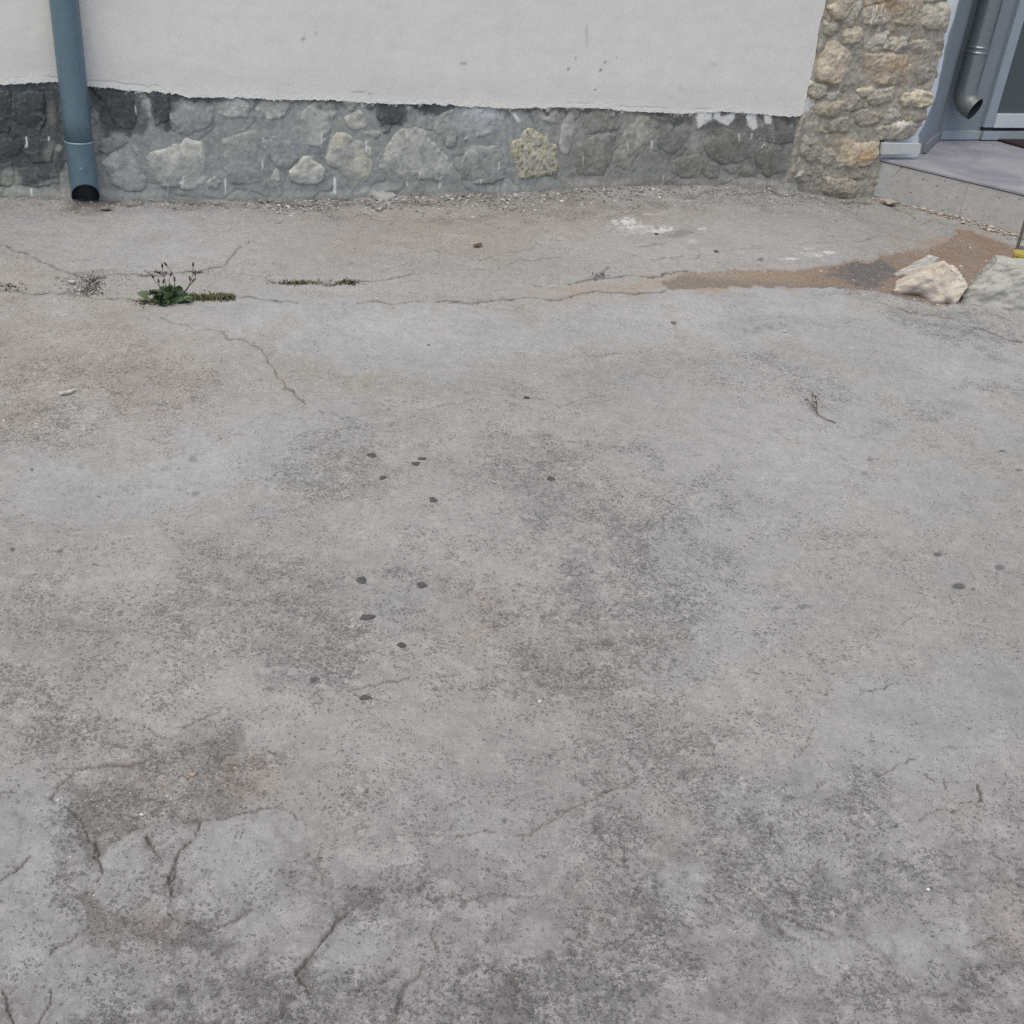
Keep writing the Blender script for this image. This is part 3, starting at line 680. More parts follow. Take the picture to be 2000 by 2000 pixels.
def paint_plinth(c, s, z, stone):
    """lime smears, bitumen, drips and flecks that lie over mortar and stones alike"""
    px, py = project(W(s, z, .006))
    n = fbm(s, z, .05, 5, 500, .6); nb = fbm(s, z, .18, 4, 510); nf = fbm(s, z, .012, 3, 520)
    top = plaster_bottom(s) - z
    def P(k, col): 
        nonlocal c
        c = mixm(c, k, col)
    # cement smeared over the faces
    P(sstep(-.12, .25, nb + .5 * n) * (.55 if stone else .3), wc(128, 131, 130))
    P(sstep(.02, .3, n - .3 * nb) * .42, wc(102, 104, 102))
    P(sstep(.05, .3, fbm(s, z, .03, 5, 515, .7)) * .35, wc(158, 159, 154))
    P(sstep(.1, .3, fbm(s * 2.5, z * .6, .06, 4, 517, .65)) * .3, wc(148, 150, 148))
    # old bitumen
    bt = np.zeros(s.shape)
    for cx, cy, rx, ry, kk in ((20, 230, 115, 95, 1), (70, 300, 70, 60, .9), (0, 310, 70, 60, 1), (210, 215, 34, 44, .9), (255, 235, 30, 34, .8), (325, 215, 26, 40, .9), (90, 190, 40, 30, .9), (60, 345, 40, 20, .55), (1505, 300, 40, 40, .45), (1290, 300, 60, 30, .25), (1430, 300, 70, 30, .3), (205, 190, 60, 36, .95), (235, 215, 40, 42, .95), (315, 205, 20, 38, .9), (350, 192, 22, 12, .9), (380, 188, 24, 10, .8), (75, 175, 60, 16, .8), (85, 315, 30, 18, .6),
                               (765, 222, 32, 26, .9), (745, 205, 26, 10, .9), (830, 208, 36, 12, .9), (850, 215, 28, 12, .8), (880, 205, 30, 6, .8), (1110, 213, 60, 6, .85), (1035, 214, 24, 6, .8), (1310, 232, 26, 14, .95), (1350, 228, 26, 12, .85), (1270, 222, 30, 6, .7), (1440, 240, 22, 18, .8), (1455, 222, 14, 10, .8), (1520, 232, 40, 14, .95), (1555, 232, 20, 12, .9), (1400, 245, 22, 14, .8), (1395, 228, 8, 10, .9), (1480, 260, 26, 14, .7), (1535, 262, 26, 30, .6), (1425, 255, 46, 12, .5), (560, 200, 40, 3, .4)):
        d = np.hypot((px - cx + 30 * nb) / rx, (py - cy + 22 * n) / ry)
        bt = np.maximum(bt, kk * (1 - sstep(.7, 1.25, d + .35 * n)))
    P(bt * (.92 + .2 * nb), wc(56, 61, 63))
    P(bt * sstep(.1, .45, nf + .6 * n) * .35, wc(112, 116, 116))
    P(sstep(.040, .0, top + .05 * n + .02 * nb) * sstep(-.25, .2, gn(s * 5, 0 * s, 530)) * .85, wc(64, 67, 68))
    # pale smears
    for cx, cy, rx, ry, kk, cc in ((1250, 262, 28, 42, .75, (158, 157, 150)), (1225, 310, 14, 26, .6, (150, 149, 142)), (1375, 230, 22, 16, .9, (165, 165, 162)), (1358, 280, 9, 18, .75, (155, 155, 150)), (480, 290, 45, 50, .5, (134, 136, 133)), (940, 222, 40, 24, .9, (152, 156, 157)), (905, 235, 22, 22, .8, (146, 150, 151)), (1190, 300, 30, 20, .3, (140, 140, 134)), (620, 250, 16, 22, .4, (158, 158, 152)), (170, 198, 6, 28, .8, (150, 152, 148)), (183, 230, 10, 20, .6, (140, 142, 138)), (98, 300, 14, 26, .5, (130, 130, 124)), (115, 290, 8, 8, .8, (150, 152, 150)), (100, 225, 10, 30, .5, (122, 120, 116)), (20, 350, 22, 24, .7, (142, 144, 134)), (260, 330, 12, 40, .2, (160, 160, 155))):
        d = np.hypot((px - cx + 7 * nb) / rx, (py - cy + 6 * n) / ry)
        P((1 - sstep(.55, 1.2, d + .45 * n)) * kk, wc(*cc))
    # white paint that ran over the edge and dripped
    wl = np.zeros(s.shape)
    wp = [[(1395, 216), (1408, 218), (1410, 228), (1428, 224), (1437, 220), (1437, 232), (1424, 246), (1408, 240), (1397, 232)], [(1459, 220), (1478, 221), (1482, 250), (1474, 254), (1464, 246)], [(1494, 220), (1511, 220), (1509, 244), (1497, 242)], [(1362, 217), (1392, 219), (1392, 234), (1378, 244), (1364, 250)], [(1002, 222), (1009, 222), (1018, 236), (1013, 240)], [(997, 210), (1002, 210), (1001, 222), (997, 218)]]
    for pl in wp:
        wl = np.maximum(wl, sstep(-1.2, 1.2, poly_sdf(px + 2.5 * nf, py + 2 * n, pl)))
    P(wl * .9, wc(186, 187, 186))
    P((1 - sstep(.6, 1.2, np.hypot((px - 1416) / 8, (py - 229) / 7) + .6 * nf)) * .8, wc(80, 82, 84))
    drip = np.zeros(s.shape)
    for x, y0, y1, wd in ((655, 348, 378, 1.8), (514, 270, 330, .8), (517, 280, 300, .7), (553, 345, 358, .9), (628, 255, 288, .8), (716, 215, 225, .8), (716, 278, 297, .7), (820, 335, 352, .9), (796, 350, 364, .7), (858, 360, 370, 1.0), (862, 353, 366, 1.0), (975, 320, 332, 1.0), (358, 346, 358, 1.4), (355, 356, 365, 1.6), (62, 370, 382, 1.4), (328, 362, 385, .7), (441, 350, 392, .7), (265, 205, 225, .8), (335, 222, 232, 1.0), (1200, 212, 225, .8), (1297, 345, 360, .7), (1140, 300, 322, .7), (96, 268, 275, 1.6), (52, 270, 288, 1.6), (941, 352, 362, .9), (1228, 282, 292, 1.0), (1275, 275, 290, 1.4), (1445, 262, 275, .9), (1470, 262, 272, 1.0)):
        d = np.abs(px - x + 1.2 * n) / wd + 3 * np.maximum(0, np.maximum(y0 - py, py - y1)) / 6
        drip = np.maximum(drip, 1 - sstep(.6, 1.5, d))
    P(drip * .85, wc(196, 197, 195))
    fl = sstep(.52, .62, gn(s * 75, z * 75, 540) + .12 * gn(s * 9, z * 9, 541)) * sstep(.12, -.02, z - .02 * n)
    P(fl * .7, wc(188, 188, 184))
    sp = (1 - sstep(.7, 1.2, np.hypot((px - 1495) / 26, (py - 280) / 22))) * sstep(.2, .38, gn(s * 95, z * 95, 542))
    P(sp * .85, wc(182, 180, 172))
    P(sstep(1030, 1130, px) * (.30 + .5 * n), wc(112, 107, 98))
    P(sstep(1030, 1130, px) * sstep(.0, .2, fbm(s, z, .06, 6, 590, .68)) * .4, wc(86, 84, 79))
    P(sstep(-.001, .003, .050 * fbm(s * 1.4, z * .8, .04, 6, 592, .8) * (.5 + sstep(-.1, .3, gn(s * 5, 0 * s, 593))) - top) * .85, wc(184, 183, 180))
    P(wl * .85, wc(188, 188, 186)); P(drip * .6, wc(194, 194, 191))
    # slightly darker towards the foot
    P(sstep(.09, -.02, z - np.interp(s, BASE[:, 0], BASE[:, 1]) + .03 * nb) * .35, wc(116, 117, 114))
    return c

def mortar_t(s, z):
    return -.006 + .006 * fbm(s, z, .16, 4, 550) + .0022 * fbm(s, z, .03, 4, 555, .6)

def stone_mesh(name, poly, rgb, proud, seed, painter, mat, step=.0055, facet=1.0, rough=1.0, mott=None, grow=.0, bury=.0):
    poly = np.asarray(poly); lo, hi = poly.min(0) - .012, poly.max(0) + .012
    xs, zs = np.arange(lo[0], hi[0] + step, step), np.arange(lo[1], hi[1] + step, step)
    Sx, Sz = np.meshgrid(xs, zs); s, z = Sx.ravel(), Sz.ravel()
    jr = .010 * min(1.0, (hi - lo).min() / .12)
    d = poly_sdf(s + jr * fbm(s, z, .05, 5, seed, .65), z + jr * fbm(s, z, .05, 5, seed + 9, .65), poly) + grow
    rr = np.random.default_rng(seed)
    c = poly.mean(0); size = max((hi - lo).min() * .5, .02)
    fac = np.full(s.shape, proud)
    for _ in range(5):
        a = rr.uniform(0, 2 * np.pi); sl = rr.uniform(.05, .32) * facet; off = rr.uniform(.15, .8) * size
        fac = np.minimum(fac, proud + sl * (off - ((s - c[0]) * math.cos(a) + (z - c[1]) * math.sin(a))))
    rim = 1 - np.exp(-np.maximum(d, 0) / max(.004, .06 * size))
    base = mortar_t(s, z)
    t = base - .010 + (fac + .010 - np.minimum(base, 0)) * rim * sstep(-.004, .006, d)
    t = t - bury * sstep(-.02, .2, fbm(s, z, .12, 4, seed + 60, .6)) * sstep(.06, .0, d)
    t = t + rough * (.0035 * fbm(s, z, .06, 4, seed + 3, .6) + .0024 * fbm(s, z, .018, 4, seed + 5, .65)) * sstep(0, .012, d) - .02 * sstep(0, -.010, d)
    col = np.repeat(np.asarray(rgb, float)[None], len(s), 0)
    k = 1 + .40 * fbm(s, z, .09, 5, seed + 20, .62) + .25 * fbm(s, z, .022, 4, seed + 21, .65)
    col = col * np.clip(k, .5, 1.5)[:, None]
    if mott is not None:
        for cc, lam, th, kk in mott:
            col = mixm(col, sstep(th, th + .22, fbm(s, z, lam, 4, seed + 31 + int(lam * 1e4), .65)) * kk, cc)
    if painter: col = painter(col, s, z, True)
    V_, F_, c_ = compact(W(s, z, t), grid_faces(len(zs), len(xs), d > -.010), col)
    return np_mesh(name, V_, F_, mat, c_)

A = lambda p: crop(0, 100, 3.864, p)
B = lambda p: crop(450, 150, 3.513, p)
D = lambda p: crop(900, 170, 4.293, p)
E_ = lambda p: crop(1250, 170, 4.83, p)
G = lambda p: crop(1520, 0, 4.83, p)
PLINTH = [
 (A([(1100, 800), (1130, 765), (1280, 735), (1300, 705), (1390, 680), (1420, 665), (1500, 690), (1540, 700), (1555, 800), (1560, 920), (1545, 1010), (1480, 1040), (1400, 1055), (1350, 1030), (1240, 1030), (1190, 1000), (1150, 930)]), (164, 164, 156), .020),
 (A([(770, 850), (850, 770), (960, 730), (1000, 800), (1040, 870), (1060, 930), (1110, 950), (1110, 1000), (1070, 1060), (960, 1060), (860, 1010), (810, 920)]), (150, 153, 150), .016),
 (A([(1025, 300), (1085, 310), (1105, 350), (1150, 410), (1140, 500), (1060, 570), (1045, 540), (1020, 420)]), (156, 158, 153), .012),
 (A([(655, 270), (690, 290), (700, 400), (760, 430), (745, 550), (690, 520), (660, 440)]), (140, 143, 138), .010),
 (A([(1640, 390), (1740, 360), (1880, 355), (1880, 440), (1870, 500), (1740, 500), (1640, 470)]), (153, 156, 152), .010),
 (A([(1660, 690), (1720, 660), (1800, 630), (1932, 600), (1980, 640), (1990, 980), (1880, 1010), (1740, 1000), (1690, 900)]), (128, 131, 128), .009),
 (A([(1570, 990), (1620, 950), (1665, 985), (1640, 1035), (1580, 1030)]), (150, 152, 148), .010),
 (A([(990, 720), (1050, 690), (1072, 760), (1030, 785)]), (140, 142, 138), .008),
 (A([(100, 310), (330, 310), (340, 520), (300, 620), (180, 600), (90, 500)]), (82, 87, 88), .014),
 (A([(-140, 300), (70, 300), (90, 480), (60, 640), (-140, 640)]), (76, 81, 83), .014),
 (A([(-160, 680), (60, 660), (160, 700), (170, 800), (60, 830), (-160, 840)]), (84, 88, 88), .012),
 (A([(700, 300), (1010, 320), (1030, 540), (1000, 600), (870, 580), (830, 480), (760, 360)]), (84, 90, 92), .013),
 (A([(1150, 330), (1280, 330), (1270, 520), (1180, 560), (1150, 480)]), (84, 89, 90), .010),
 (A([(-120, 870), (30, 850), (90, 845), (105, 1000), (60, 1020), (-120, 1000)]), (140, 142, 134), .012),
 (A([(120, 890), (300, 860), (430, 900), (440, 1000), (300, 1030), (130, 1010)]), (116, 116, 112), .006),
 (A([(180, 640), (340, 620), (400, 700), (390, 830), (250, 850), (180, 760)]), (104, 106, 104), .008),
 (A([(1300, 380), (1440, 420), (1620, 420), (1600, 560), (1420, 640), (1300, 600), (1270, 480)]), (124, 128, 127), .007),
 (A([(750, 600), (850, 620), (960, 690), (930, 720), (800, 780), (750, 760)]), (112, 114, 110), .008),
 (B([(175, 155), (300, 148), (425, 160), (400, 220), (360, 270), (280, 300), (220, 270), (175, 220)]), (158, 160, 156), .012),
 (B([(500, 240), (560, 190), (640, 160), (700, 175), (735, 230), (715, 320), (690, 360), (660, 440), (610, 490), (540, 470), (500, 400), (480, 300)]), (150, 152, 147), .016),
 (B([(745, 155), (860, 160), (850, 230), (790, 220)]), (156, 156, 150), .010),
 (B([(785, 290), (850, 250), (900, 230), (945, 300), (930, 345), (860, 365), (820, 340)]), (162, 162, 154), .013),
 (B([(880, 370), (960, 345), (1035, 390), (1010, 420), (960, 440), (900, 420)]), (140, 141, 136), .008),
 (B([(660, 570), (690, 450), (730, 390), (790, 385), (870, 430), (975, 490), (970, 640), (940, 720), (880, 735), (800, 700), (760, 650), (670, 610)]), (158, 157, 147), .018),
 (B([(415, 650), (470, 600), (500, 550), (550, 545), (590, 590), (650, 640), (640, 700), (590, 735), (500, 735), (420, 720)]), (170, 170, 161), .018),
 (B([(285, 720), (310, 635), (330, 650), (352, 765), (310, 765)]), (150, 152, 148), .008),
 (B([(1015, 570), (1060, 500), (1130, 400), (1180, 350), (1270, 345), (1340, 370), (1380, 430), (1460, 520), (1530, 600), (1535, 690), (1450, 720), (1330, 705), (1170, 720), (1100, 690), (1030, 630)]), (153, 154, 148), .020),
 (B([(1370, 290), (1440, 260), (1520, 235), (1525, 330), (1550, 400), (1550, 460), (1490, 485), (1450, 400), (1370, 360)]), (142, 144, 140), .011),
 (B([(1565, 225), (1900, 225), (1920, 320), (1780, 390), (1610, 440), (1575, 330)]), (150, 154, 155), .008),
 (B([(1570, 600), (1610, 530), (1660, 480), (1720, 475), (1830, 480), (1880, 560), (1910, 620), (1890, 690), (1800, 735), (1660, 745), (1590, 690)]), (130, 132, 128), .016),
 (B([(1010, 245), (1100, 205), (1180, 200), (1210, 250), (1130, 330), (1070, 385), (1010, 350)]), (92, 96, 97), .009),
 (B([(230, 420), (330, 400), (420, 440), (470, 560), (400, 640), (300, 600), (240, 520)]), (128, 132, 132), .006),
 (D([(405, 450), (495, 430), (505, 375), (570, 340), (620, 345), (690, 390), (742, 390), (765, 460), (818, 480), (828, 640), (825, 740), (620, 770), (480, 785), (460, 680), (430, 600), (410, 520)]), (158, 156, 145), .024),
 (D([(905, 190), (942, 230), (948, 310), (962, 350), (945, 440), (915, 530), (880, 595), (850, 560), (832, 480), (850, 350), (870, 250)]), (170, 171, 168), .012),
 (D([(620, 180), (800, 185), (845, 260), (830, 310), (760, 300), (690, 270), (620, 230)]), (152, 151, 145), .011),
 (D([(990, 430), (1200, 380), (1310, 400), (1270, 600), (1200, 745), (1000, 745), (940, 620)]), (118, 118, 112), .010),
 (D([(1010, 220), (1200, 225), (1350, 240), (1340, 350), (1190, 370), (1040, 400)]), (114, 114, 109), .007),
 (D([(1400, 250), (1600, 240), (1640, 420), (1500, 560), (1420, 700), (1310, 700), (1300, 560), (1370, 400)]), (140, 139, 132), .009),
 (E_([(600, 430), (780, 390), (1000, 430), (1060, 560), (1060, 690), (950, 710), (780, 730), (640, 650), (600, 560)]), (112, 112, 107), .012),
 (E_([(1080, 590), (1200, 520), (1300, 540), (1400, 640), (1390, 800), (1200, 850), (1110, 740)]), (118, 115, 107), .014),
 (E_([(540, 225), (690, 235), (695, 310), (620, 370), (540, 400)]), (150, 150, 147), .009),
 (E_([(150, 280), (500, 330), (520, 420), (440, 560), (300, 640), (150, 560)]), (114, 117, 115), .008),
 (E_([(300, 700), (560, 640), (760, 760), (740, 860), (420, 870), (300, 800)]), (120, 119, 113), .009),
 (E_([(1110, 440), (1440, 420), (1450, 520), (1330, 540), (1180, 520)]), (88, 89, 88), .008),
 (E_([(800, 760), (1080, 720), (1110, 850), (900, 880)]), (118, 116, 110), .008),
]
# mortar bed of the plinth
ps = np.concatenate([np.linspace(-6, -2.75, 20)[:-1], np.arange(-2.75, 1.475, .006)]); pz = np.arange(-.16, .56, .006)
PS, PZ = [a.ravel() for a in np.meshgrid(ps, pz)]
pt = mortar_t(PS, PZ)
zb = PZ - np.interp(PS, BASE[:, 0], BASE[:, 1])
pt = pt + .016 * sstep(.045, .0, zb + .02 * fbm(PS, PZ, .3, 3, 560)) * sstep(-.3, .2, fbm(PS, 0 * PS, .6, 3, 561))   # cement fillet at the foot
mc = np.repeat(wc(128, 130, 128)[None], len(PS), 0) * np.clip(1 + .16 * fbm(PS, PZ, .1, 4, 570) + .10 * fbm(PS, PZ, .02, 3, 575), .6, 1.4)[:, None]
gapn = np.abs(fbm(PS, PZ, .35, 3, 577)); 
mc = mixm(mc, sstep(.03, .0, gapn) * .45, wc(84, 85, 83)); pt = pt - .004 * sstep(.03, .0, gapn)
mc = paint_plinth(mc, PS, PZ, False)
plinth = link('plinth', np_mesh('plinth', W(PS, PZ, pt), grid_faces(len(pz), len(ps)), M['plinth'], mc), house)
plinth['label'] = 'grey stone plinth with smeared mortar'
LICH = [(wc(186, 182, 160), .03, .0, .6), (wc(118, 112, 92), .03, .02, .7), (wc(172, 162, 128), .05, .06, .5), (wc(76, 74, 62), .018, .06, .75)]
for i, (pl, rgb, pr_) in enumerate(PLINTH):
    lich = rgb == (158, 156, 145)
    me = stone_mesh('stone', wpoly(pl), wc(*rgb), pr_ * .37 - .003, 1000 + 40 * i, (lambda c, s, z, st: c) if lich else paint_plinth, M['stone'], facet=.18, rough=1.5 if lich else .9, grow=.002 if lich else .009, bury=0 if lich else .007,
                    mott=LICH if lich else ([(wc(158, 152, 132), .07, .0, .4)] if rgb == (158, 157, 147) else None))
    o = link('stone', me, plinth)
    if lich: o['label'] = 'stone covered with yellow lichen'

# ================================================================== STONE PILLAR
pillar = empty('stone_pillar', W(1.8, 0, 0))
tag(pillar, 'bare stone corner pillar of beige rubble between white wall and porch', 'pillar')
PIL = [
 ([(540, -60), (745, -60), (735, 0), (700, 60), (690, 90), (600, 160), (575, 182), (530, 160), (480, 120), (475, 70), (530, 50)], (176, 160, 138), .034),
 ([(770, 100), (850, 60), (900, 30), (1060, 30), (1075, 150), (1060, 200), (880, 222), (740, 172)], (170, 159, 142), .026),
 ([(740, -40), (800, -40), (790, 20), (740, 120), (690, 240), (630, 272), (622, 200)], (178, 174, 160), .024),
 ([(1060, -60), (1330, -60), (1340, 80), (1260, 150), (1250, 235), (1120, 222), (1075, 150)], (154, 138, 116), .022),
 ([(1390, 30), (1480, 22), (1600, 40), (1615, 200), (1590, 305), (1500, 282), (1348, 232), (1360, 120)], (178, 174, 156), .034),
 ([(830, -60), (1050, -60), (1050, 18), (900, 22), (830, 50)], (160, 138, 112), .024),
 ([(1380, -60), (1600, -60), (1600, 10), (1480, 8), (1390, 14)], (140, 132, 112), .02),
 ([(435, 200), (470, 232), (560, 230), (552, 300), (490, 335), (438, 300)], (160, 160, 146), .022),
 ([(622, 335), (660, 280), (700, 300), (722, 268), (772, 280), (788, 340), (782, 388), (690, 398), (622, 394)], (184, 174, 152), .032),
 ([(868, 412), (940, 322), (1050, 310), (1008, 332), (1005, 400), (930, 424)], (182, 178, 170), .026),
 ([(1030, 368), (1212, 352), (1202, 420), (1160, 428), (1130, 485), (1070, 495), (1058, 430)], (174, 171, 157), .028),
 ([(980, 420), (1020, 388), (1056, 430), (1050, 462), (990, 452)], (165, 163, 152), .018),
 ([(400, 480), (430, 398), (540, 398), (692, 490), (692, 560), (650, 680), (590, 740), (560, 785), (490, 775), (440, 745), (378, 742), (373, 620)], (190, 173, 150), .040),
 ([(688, 762), (750, 560), (810, 508), (920, 520), (1060, 508), (1242, 540), (1272, 620), (1268, 740), (1240, 795), (1000, 782), (840, 768)], (168, 149, 124), .036),
 ([(1238, 430), (1290, 398), (1400, 388), (1500, 400), (1472, 482), (1340, 502), (1250, 482)], (152, 147, 133), .022),
 ([(1498, 388), (1572, 388), (1562, 470), (1490, 522)], (104, 100, 94), .012),
 ([(278, 820), (310, 768), (350, 798), (447, 820), (442, 885), (390, 914), (320, 914), (284, 872)], (162, 157, 140), .026),
 ([(468, 892), (560, 878), (592, 940), (540, 962), (474, 948)], (168, 165, 156), .020),
 ([(298, 958), (592, 963), (572, 1040), (532, 1084), (298, 1070)], (160, 150, 124), .032),
 ([(742, 858), (880, 833), (930, 860), (1080, 822), (1098, 880), (1060, 932), (960, 972), (900, 992), (850, 962), (845, 892), (790, 902)], (183, 175, 152), .034),
 ([(1162, 942), (1200, 888), (1270, 880), (1300, 856), (1442, 890), (1420, 972), (1330, 1004), (1260, 986), (1180, 994)], (190, 180, 154), .036),
 ([(1008, 1112), (1040, 1040), (1110, 1028), (1152, 1080), (1120, 1132), (1008, 1172)], (168, 165, 152), .024),
 ([(1190, 1020), (1390, 1030), (1388, 1120), (1230, 1142), (1160, 1090)], (134, 126, 113), .016),
 ([(720, 1050), (1000, 1010), (1012, 1120), (780, 1192), (740, 1150)], (132, 127, 119), .016),
 ([(780, 1232), (1000, 1200), (1150, 1160), (1250, 1150), (1330, 1210), (1250, 1294), (1000, 1312), (850, 1312)], (154, 149, 136), .022),
 ([(250, 1130), (650, 1120), (652, 1232), (400, 1242)], (128, 123, 111), .014),
 ([(508, 1382), (560, 1318), (640, 1318), (720, 1370), (800, 1358), (850, 1338), (952, 1358), (942, 1482), (880, 1542), (780, 1562), (740, 1594), (660, 1562), (540, 1484)], (186, 165, 134), .036),
 ([(208, 1402), (250, 1290), (330, 1248), (392, 1350), (392, 1502), (330, 1544), (240, 1492)], (128, 128, 120), .020),
 ([(400, 1422), (508, 1412), (540, 1502), (642, 1552), (560, 1602), (420, 1562)], (132, 128, 120), .014),
 ([(438, 1680), (640, 1700), (780, 1738), (832, 1800), (700, 1862), (560, 1864), (438, 1802)], (154, 144, 126), .024),
 ([(148, 1652), (200, 1600), (262, 1640), (252, 1702), (180, 1714)], (134, 132, 125), .016),
 ([(1288, 642), (1480, 620), (1502, 722), (1300, 792)], (118, 115, 107), .014),
 ([(1248, 60), (1342, 100), (1322, 312), (1248, 302)], (144, 133, 112), .012),
 ([(660, 1600), (860, 1580), (840, 1660), (700, 1680)], (128, 120, 106), .012),
 ([(270, 1560), (420, 1590), (430, 1670), (280, 1640)], (120, 115, 106), .012),
 ([(620, 980), (700, 900), (830, 930), (840, 1000), (700, 1040), (620, 1040)], (118, 113, 105), .010),
 ([(470, 790), (640, 740), (730, 790), (700, 860), (560, 860)], (124, 119, 110), .010),
 ([(840, 430), (960, 440), (940, 500), (760, 500), (700, 450)], (112, 108, 102), .010),
]
def mortar_p(s, z): return -.004 + .018 * fbm(s, z, .12, 4, 600) + .004 * fbm(s, z, .03, 4, 605, .6)
PB = wpoly(G([(220, 1080), (232, 1000), (300, 760), (350, 560), (375, 300), (400, 180), (450, 40), (455, -400), (1660, -400), (1625, 0), (1635, 80), (1600, 240), (1590, 310), (1572, 400), (1560, 480), (1590, 510), (1530, 560), (1500, 720), (1470, 830), (1448, 890), (1475, 930), (1470, 990), (1400, 1040), (1392, 1110), (1380, 1190), (1312, 1230), (1300, 1295), (980, 1336), (985, 1400), (1000, 1960), (-60, 2060), (100, 1600), (150, 1300)]))
xs, zs = np.arange(1.30, 2.30, .006), np.arange(-.2, 1.1, .006)
QS, QZ = [a.ravel() for a in np.meshgrid(xs, zs)]
dq = poly_sdf(QS + .008 * fbm(QS, QZ, .05, 4, 610, .65), QZ + .008 * fbm(QS, QZ, .05, 4, 615, .65), PB)
tq = mortar_p(QS, QZ) - .03 * sstep(.012, -.004, dq)
qpx, qpy = project(W(QS, QZ, 0))
tq = tq + .016 * np.exp(-((qpx - np.interp(qpy, [220, 280, 320, 360], [1564, 1556, 1550, 1545])) / 7) ** 2) * sstep(215, 230, qpy) * sstep(350, 330, qpy)
pcm = np.repeat(wc(128, 123, 113)[None], len(QS), 0) * np.clip(1 + .22 * fbm(QS, QZ, .08, 4, 620) + .16 * fbm(QS, QZ, .02, 3, 625), .55, 1.5)[:, None]
def pil_paint(c, s, z, stone):
    c = mixm(c, np.full(s.shape, .50), wc(143, 139, 131))
    px, py = project(W(s, z, .02)); n = fbm(s, z, .04, 4, 630); nf = fbm(s, z, .012, 3, 635)
    c = mixm(c, sstep(0.0, .5, fbm(s, z, .14, 4, 640)) * .30, wc(142, 128, 104))
    c = mixm(c, sstep(.05, .3, n) * .35, wc(112, 107, 99))
    c = mixm(c, sstep(.0, .25, fbm(s, z, .10, 6, 647, .66)) * (.42 if stone else .2), wc(142, 135, 122))
    c = mixm(c, sstep(.06, .25, fbm(s, z, .035, 5, 649, .7)) * .4, wc(96, 91, 83))
    c = mixm(c, sstep(.08, .25, fbm(s, z, .03, 5, 651, .7)) * .4, wc(178, 171, 156))
    c = mixm(c, sstep(.2, .5, fbm(s, z, .06, 4, 645)) * .35 * sstep(150, 40, py) * sstep(1640, 1700, px), wc(146, 116, 88))
    c = mixm(c, (1 - sstep(.6, 1.3, np.hypot((px - 1690) / 20, (py - 305) / 12) + .6 * n)) * .6, wc(164, 130, 94))
    c = mixm(c, (1 - sstep(.6, 1.3, np.hypot((px - 1755) / 22, (py - 128) / 16) + .6 * n)) * .45, wc(152, 124, 96))
    c = mixm(c, (1 - sstep(.6, 1.3, np.hypot((px - 1735) / 30, (py - 12) / 12) + .6 * n)) * .5, wc(142, 112, 86))
    c = mixm(c, (1 - sstep(.8, 1.3, np.hypot((px - 1712) / 10, (py - 190) / 12) + .5 * n)) * .5, wc(128, 126, 122))
    dr = np.full(s.shape, 9.0)
    for pl in (G([(945, 45), (925, 110), (900, 190), (865, 300), (848, 395)]), G([(990, 55), (965, 120), (925, 200), (895, 300), (868, 380)]), G([(1022, 50), (1010, 140), (1000, 210), (968, 300)]), G([(910, 60), (900, 150), (880, 250)]), G([(960, 140), (1000, 140)])):
        dr = np.minimum(dr, seg_dist(px + .9 * n, py, np.array(pl)))
    c = mixm(c, (1 - sstep(.5, 1.5, dr)) * .8, wc(196, 190, 176))
    c = mixm(c, (1 - sstep(.6, 1.2, np.hypot((px - 1763) / 16, (py - 244) / 5) + .8 * nf)) * .8, wc(192, 186, 178))
    ed = sstep(.02, .004, np.abs(poly_sdf(s, z, PB)) + .010 * n) * sstep(.05, .35, nf + .5 * n) * (px < 1620) * (py < 224)
    c = mixm(c, ed * .8, wc(190, 186, 178))
    c = mixm(c, sstep(.05, -.09, z + .03 * n) * .4, wc(116, 112, 104))
    return c
pcm = mixm(pcm, sstep(1600, 1570, qpx) * sstep(225, 260, qpy) * .5, wc(112, 112, 108))
pcm = pil_paint(pcm, QS, QZ, False)
Vq, Fq2, cq = compact(W(QS, QZ, tq), grid_faces(len(zs), len(xs), dq > -.004), pcm)
link('mortar', np_mesh('mortar', Vq, Fq2, M['plinth'], cq), pillar)
mt_keep = mortar_t
mortar_t = mortar_p
for i, (pl, rgb, pr_) in enumerate(PIL):
    me = stone_mesh('stone', wpoly(G(pl)), wc(*rgb), pr_ * .62, 3000 + 40 * i, pil_paint, M['stone'], step=.005, facet=1.15, rough=2.3, grow=.013, bury=.010)
    link('stone', me, pillar)
mortar_t = mt_keep
# upper part of the pillar, outside the picture
bm = bmesh.new()
prism(bm, [W(1.42, 1.09, .01), W(2.17, 1.09, .01), W(2.17, 1.09, -.3), W(1.42, 1.09, -.3)], [W(1.42, 3.2, .01), W(2.17, 3.2, .01), W(2.17, 3.2, -.3), W(1.42, 3.2, -.3)])
me = bm_mesh('shaft', bm, surf_mat('upper_masonry', wc(132, 126, 114), .9, 20, .25, 80, .2, .006)); link('shaft', me, pillar)

# ================================================================== PORCH
FZ = .135                                                        # porch floor level
def fpt(x, y, z=FZ):
    d = ray(x, y); return EYE + d * ((z - CAM_H) / d[2])
RDG = fpt(1831, 272)                                             # foot of the ridge where the reveal meets the back wall
BK = RDG
def bk(x, y, t=0.0):
    return on_plane((x, y), BK + N_W * t, N_W)
def bs(p): return (p - BK) @ U_W
def BW(s, z, t=0.0): return BK * np.array([1, 1, 0]) + U_W * s + N_W * t + np.array([0, 0, 1.0]) * z
JF = fpt(1799, 300)                                              # foot of the reveal at the pillar
sj, tj = to_st(JF)
print('reveal', sj, tj, 'ridge', to_st(RDG), 'recess')

recess = empty('recessed_wall', RDG)
tag(recess, 'grey blue painted wall and reveal of the door recess, right of the stone pillar', 'wall')
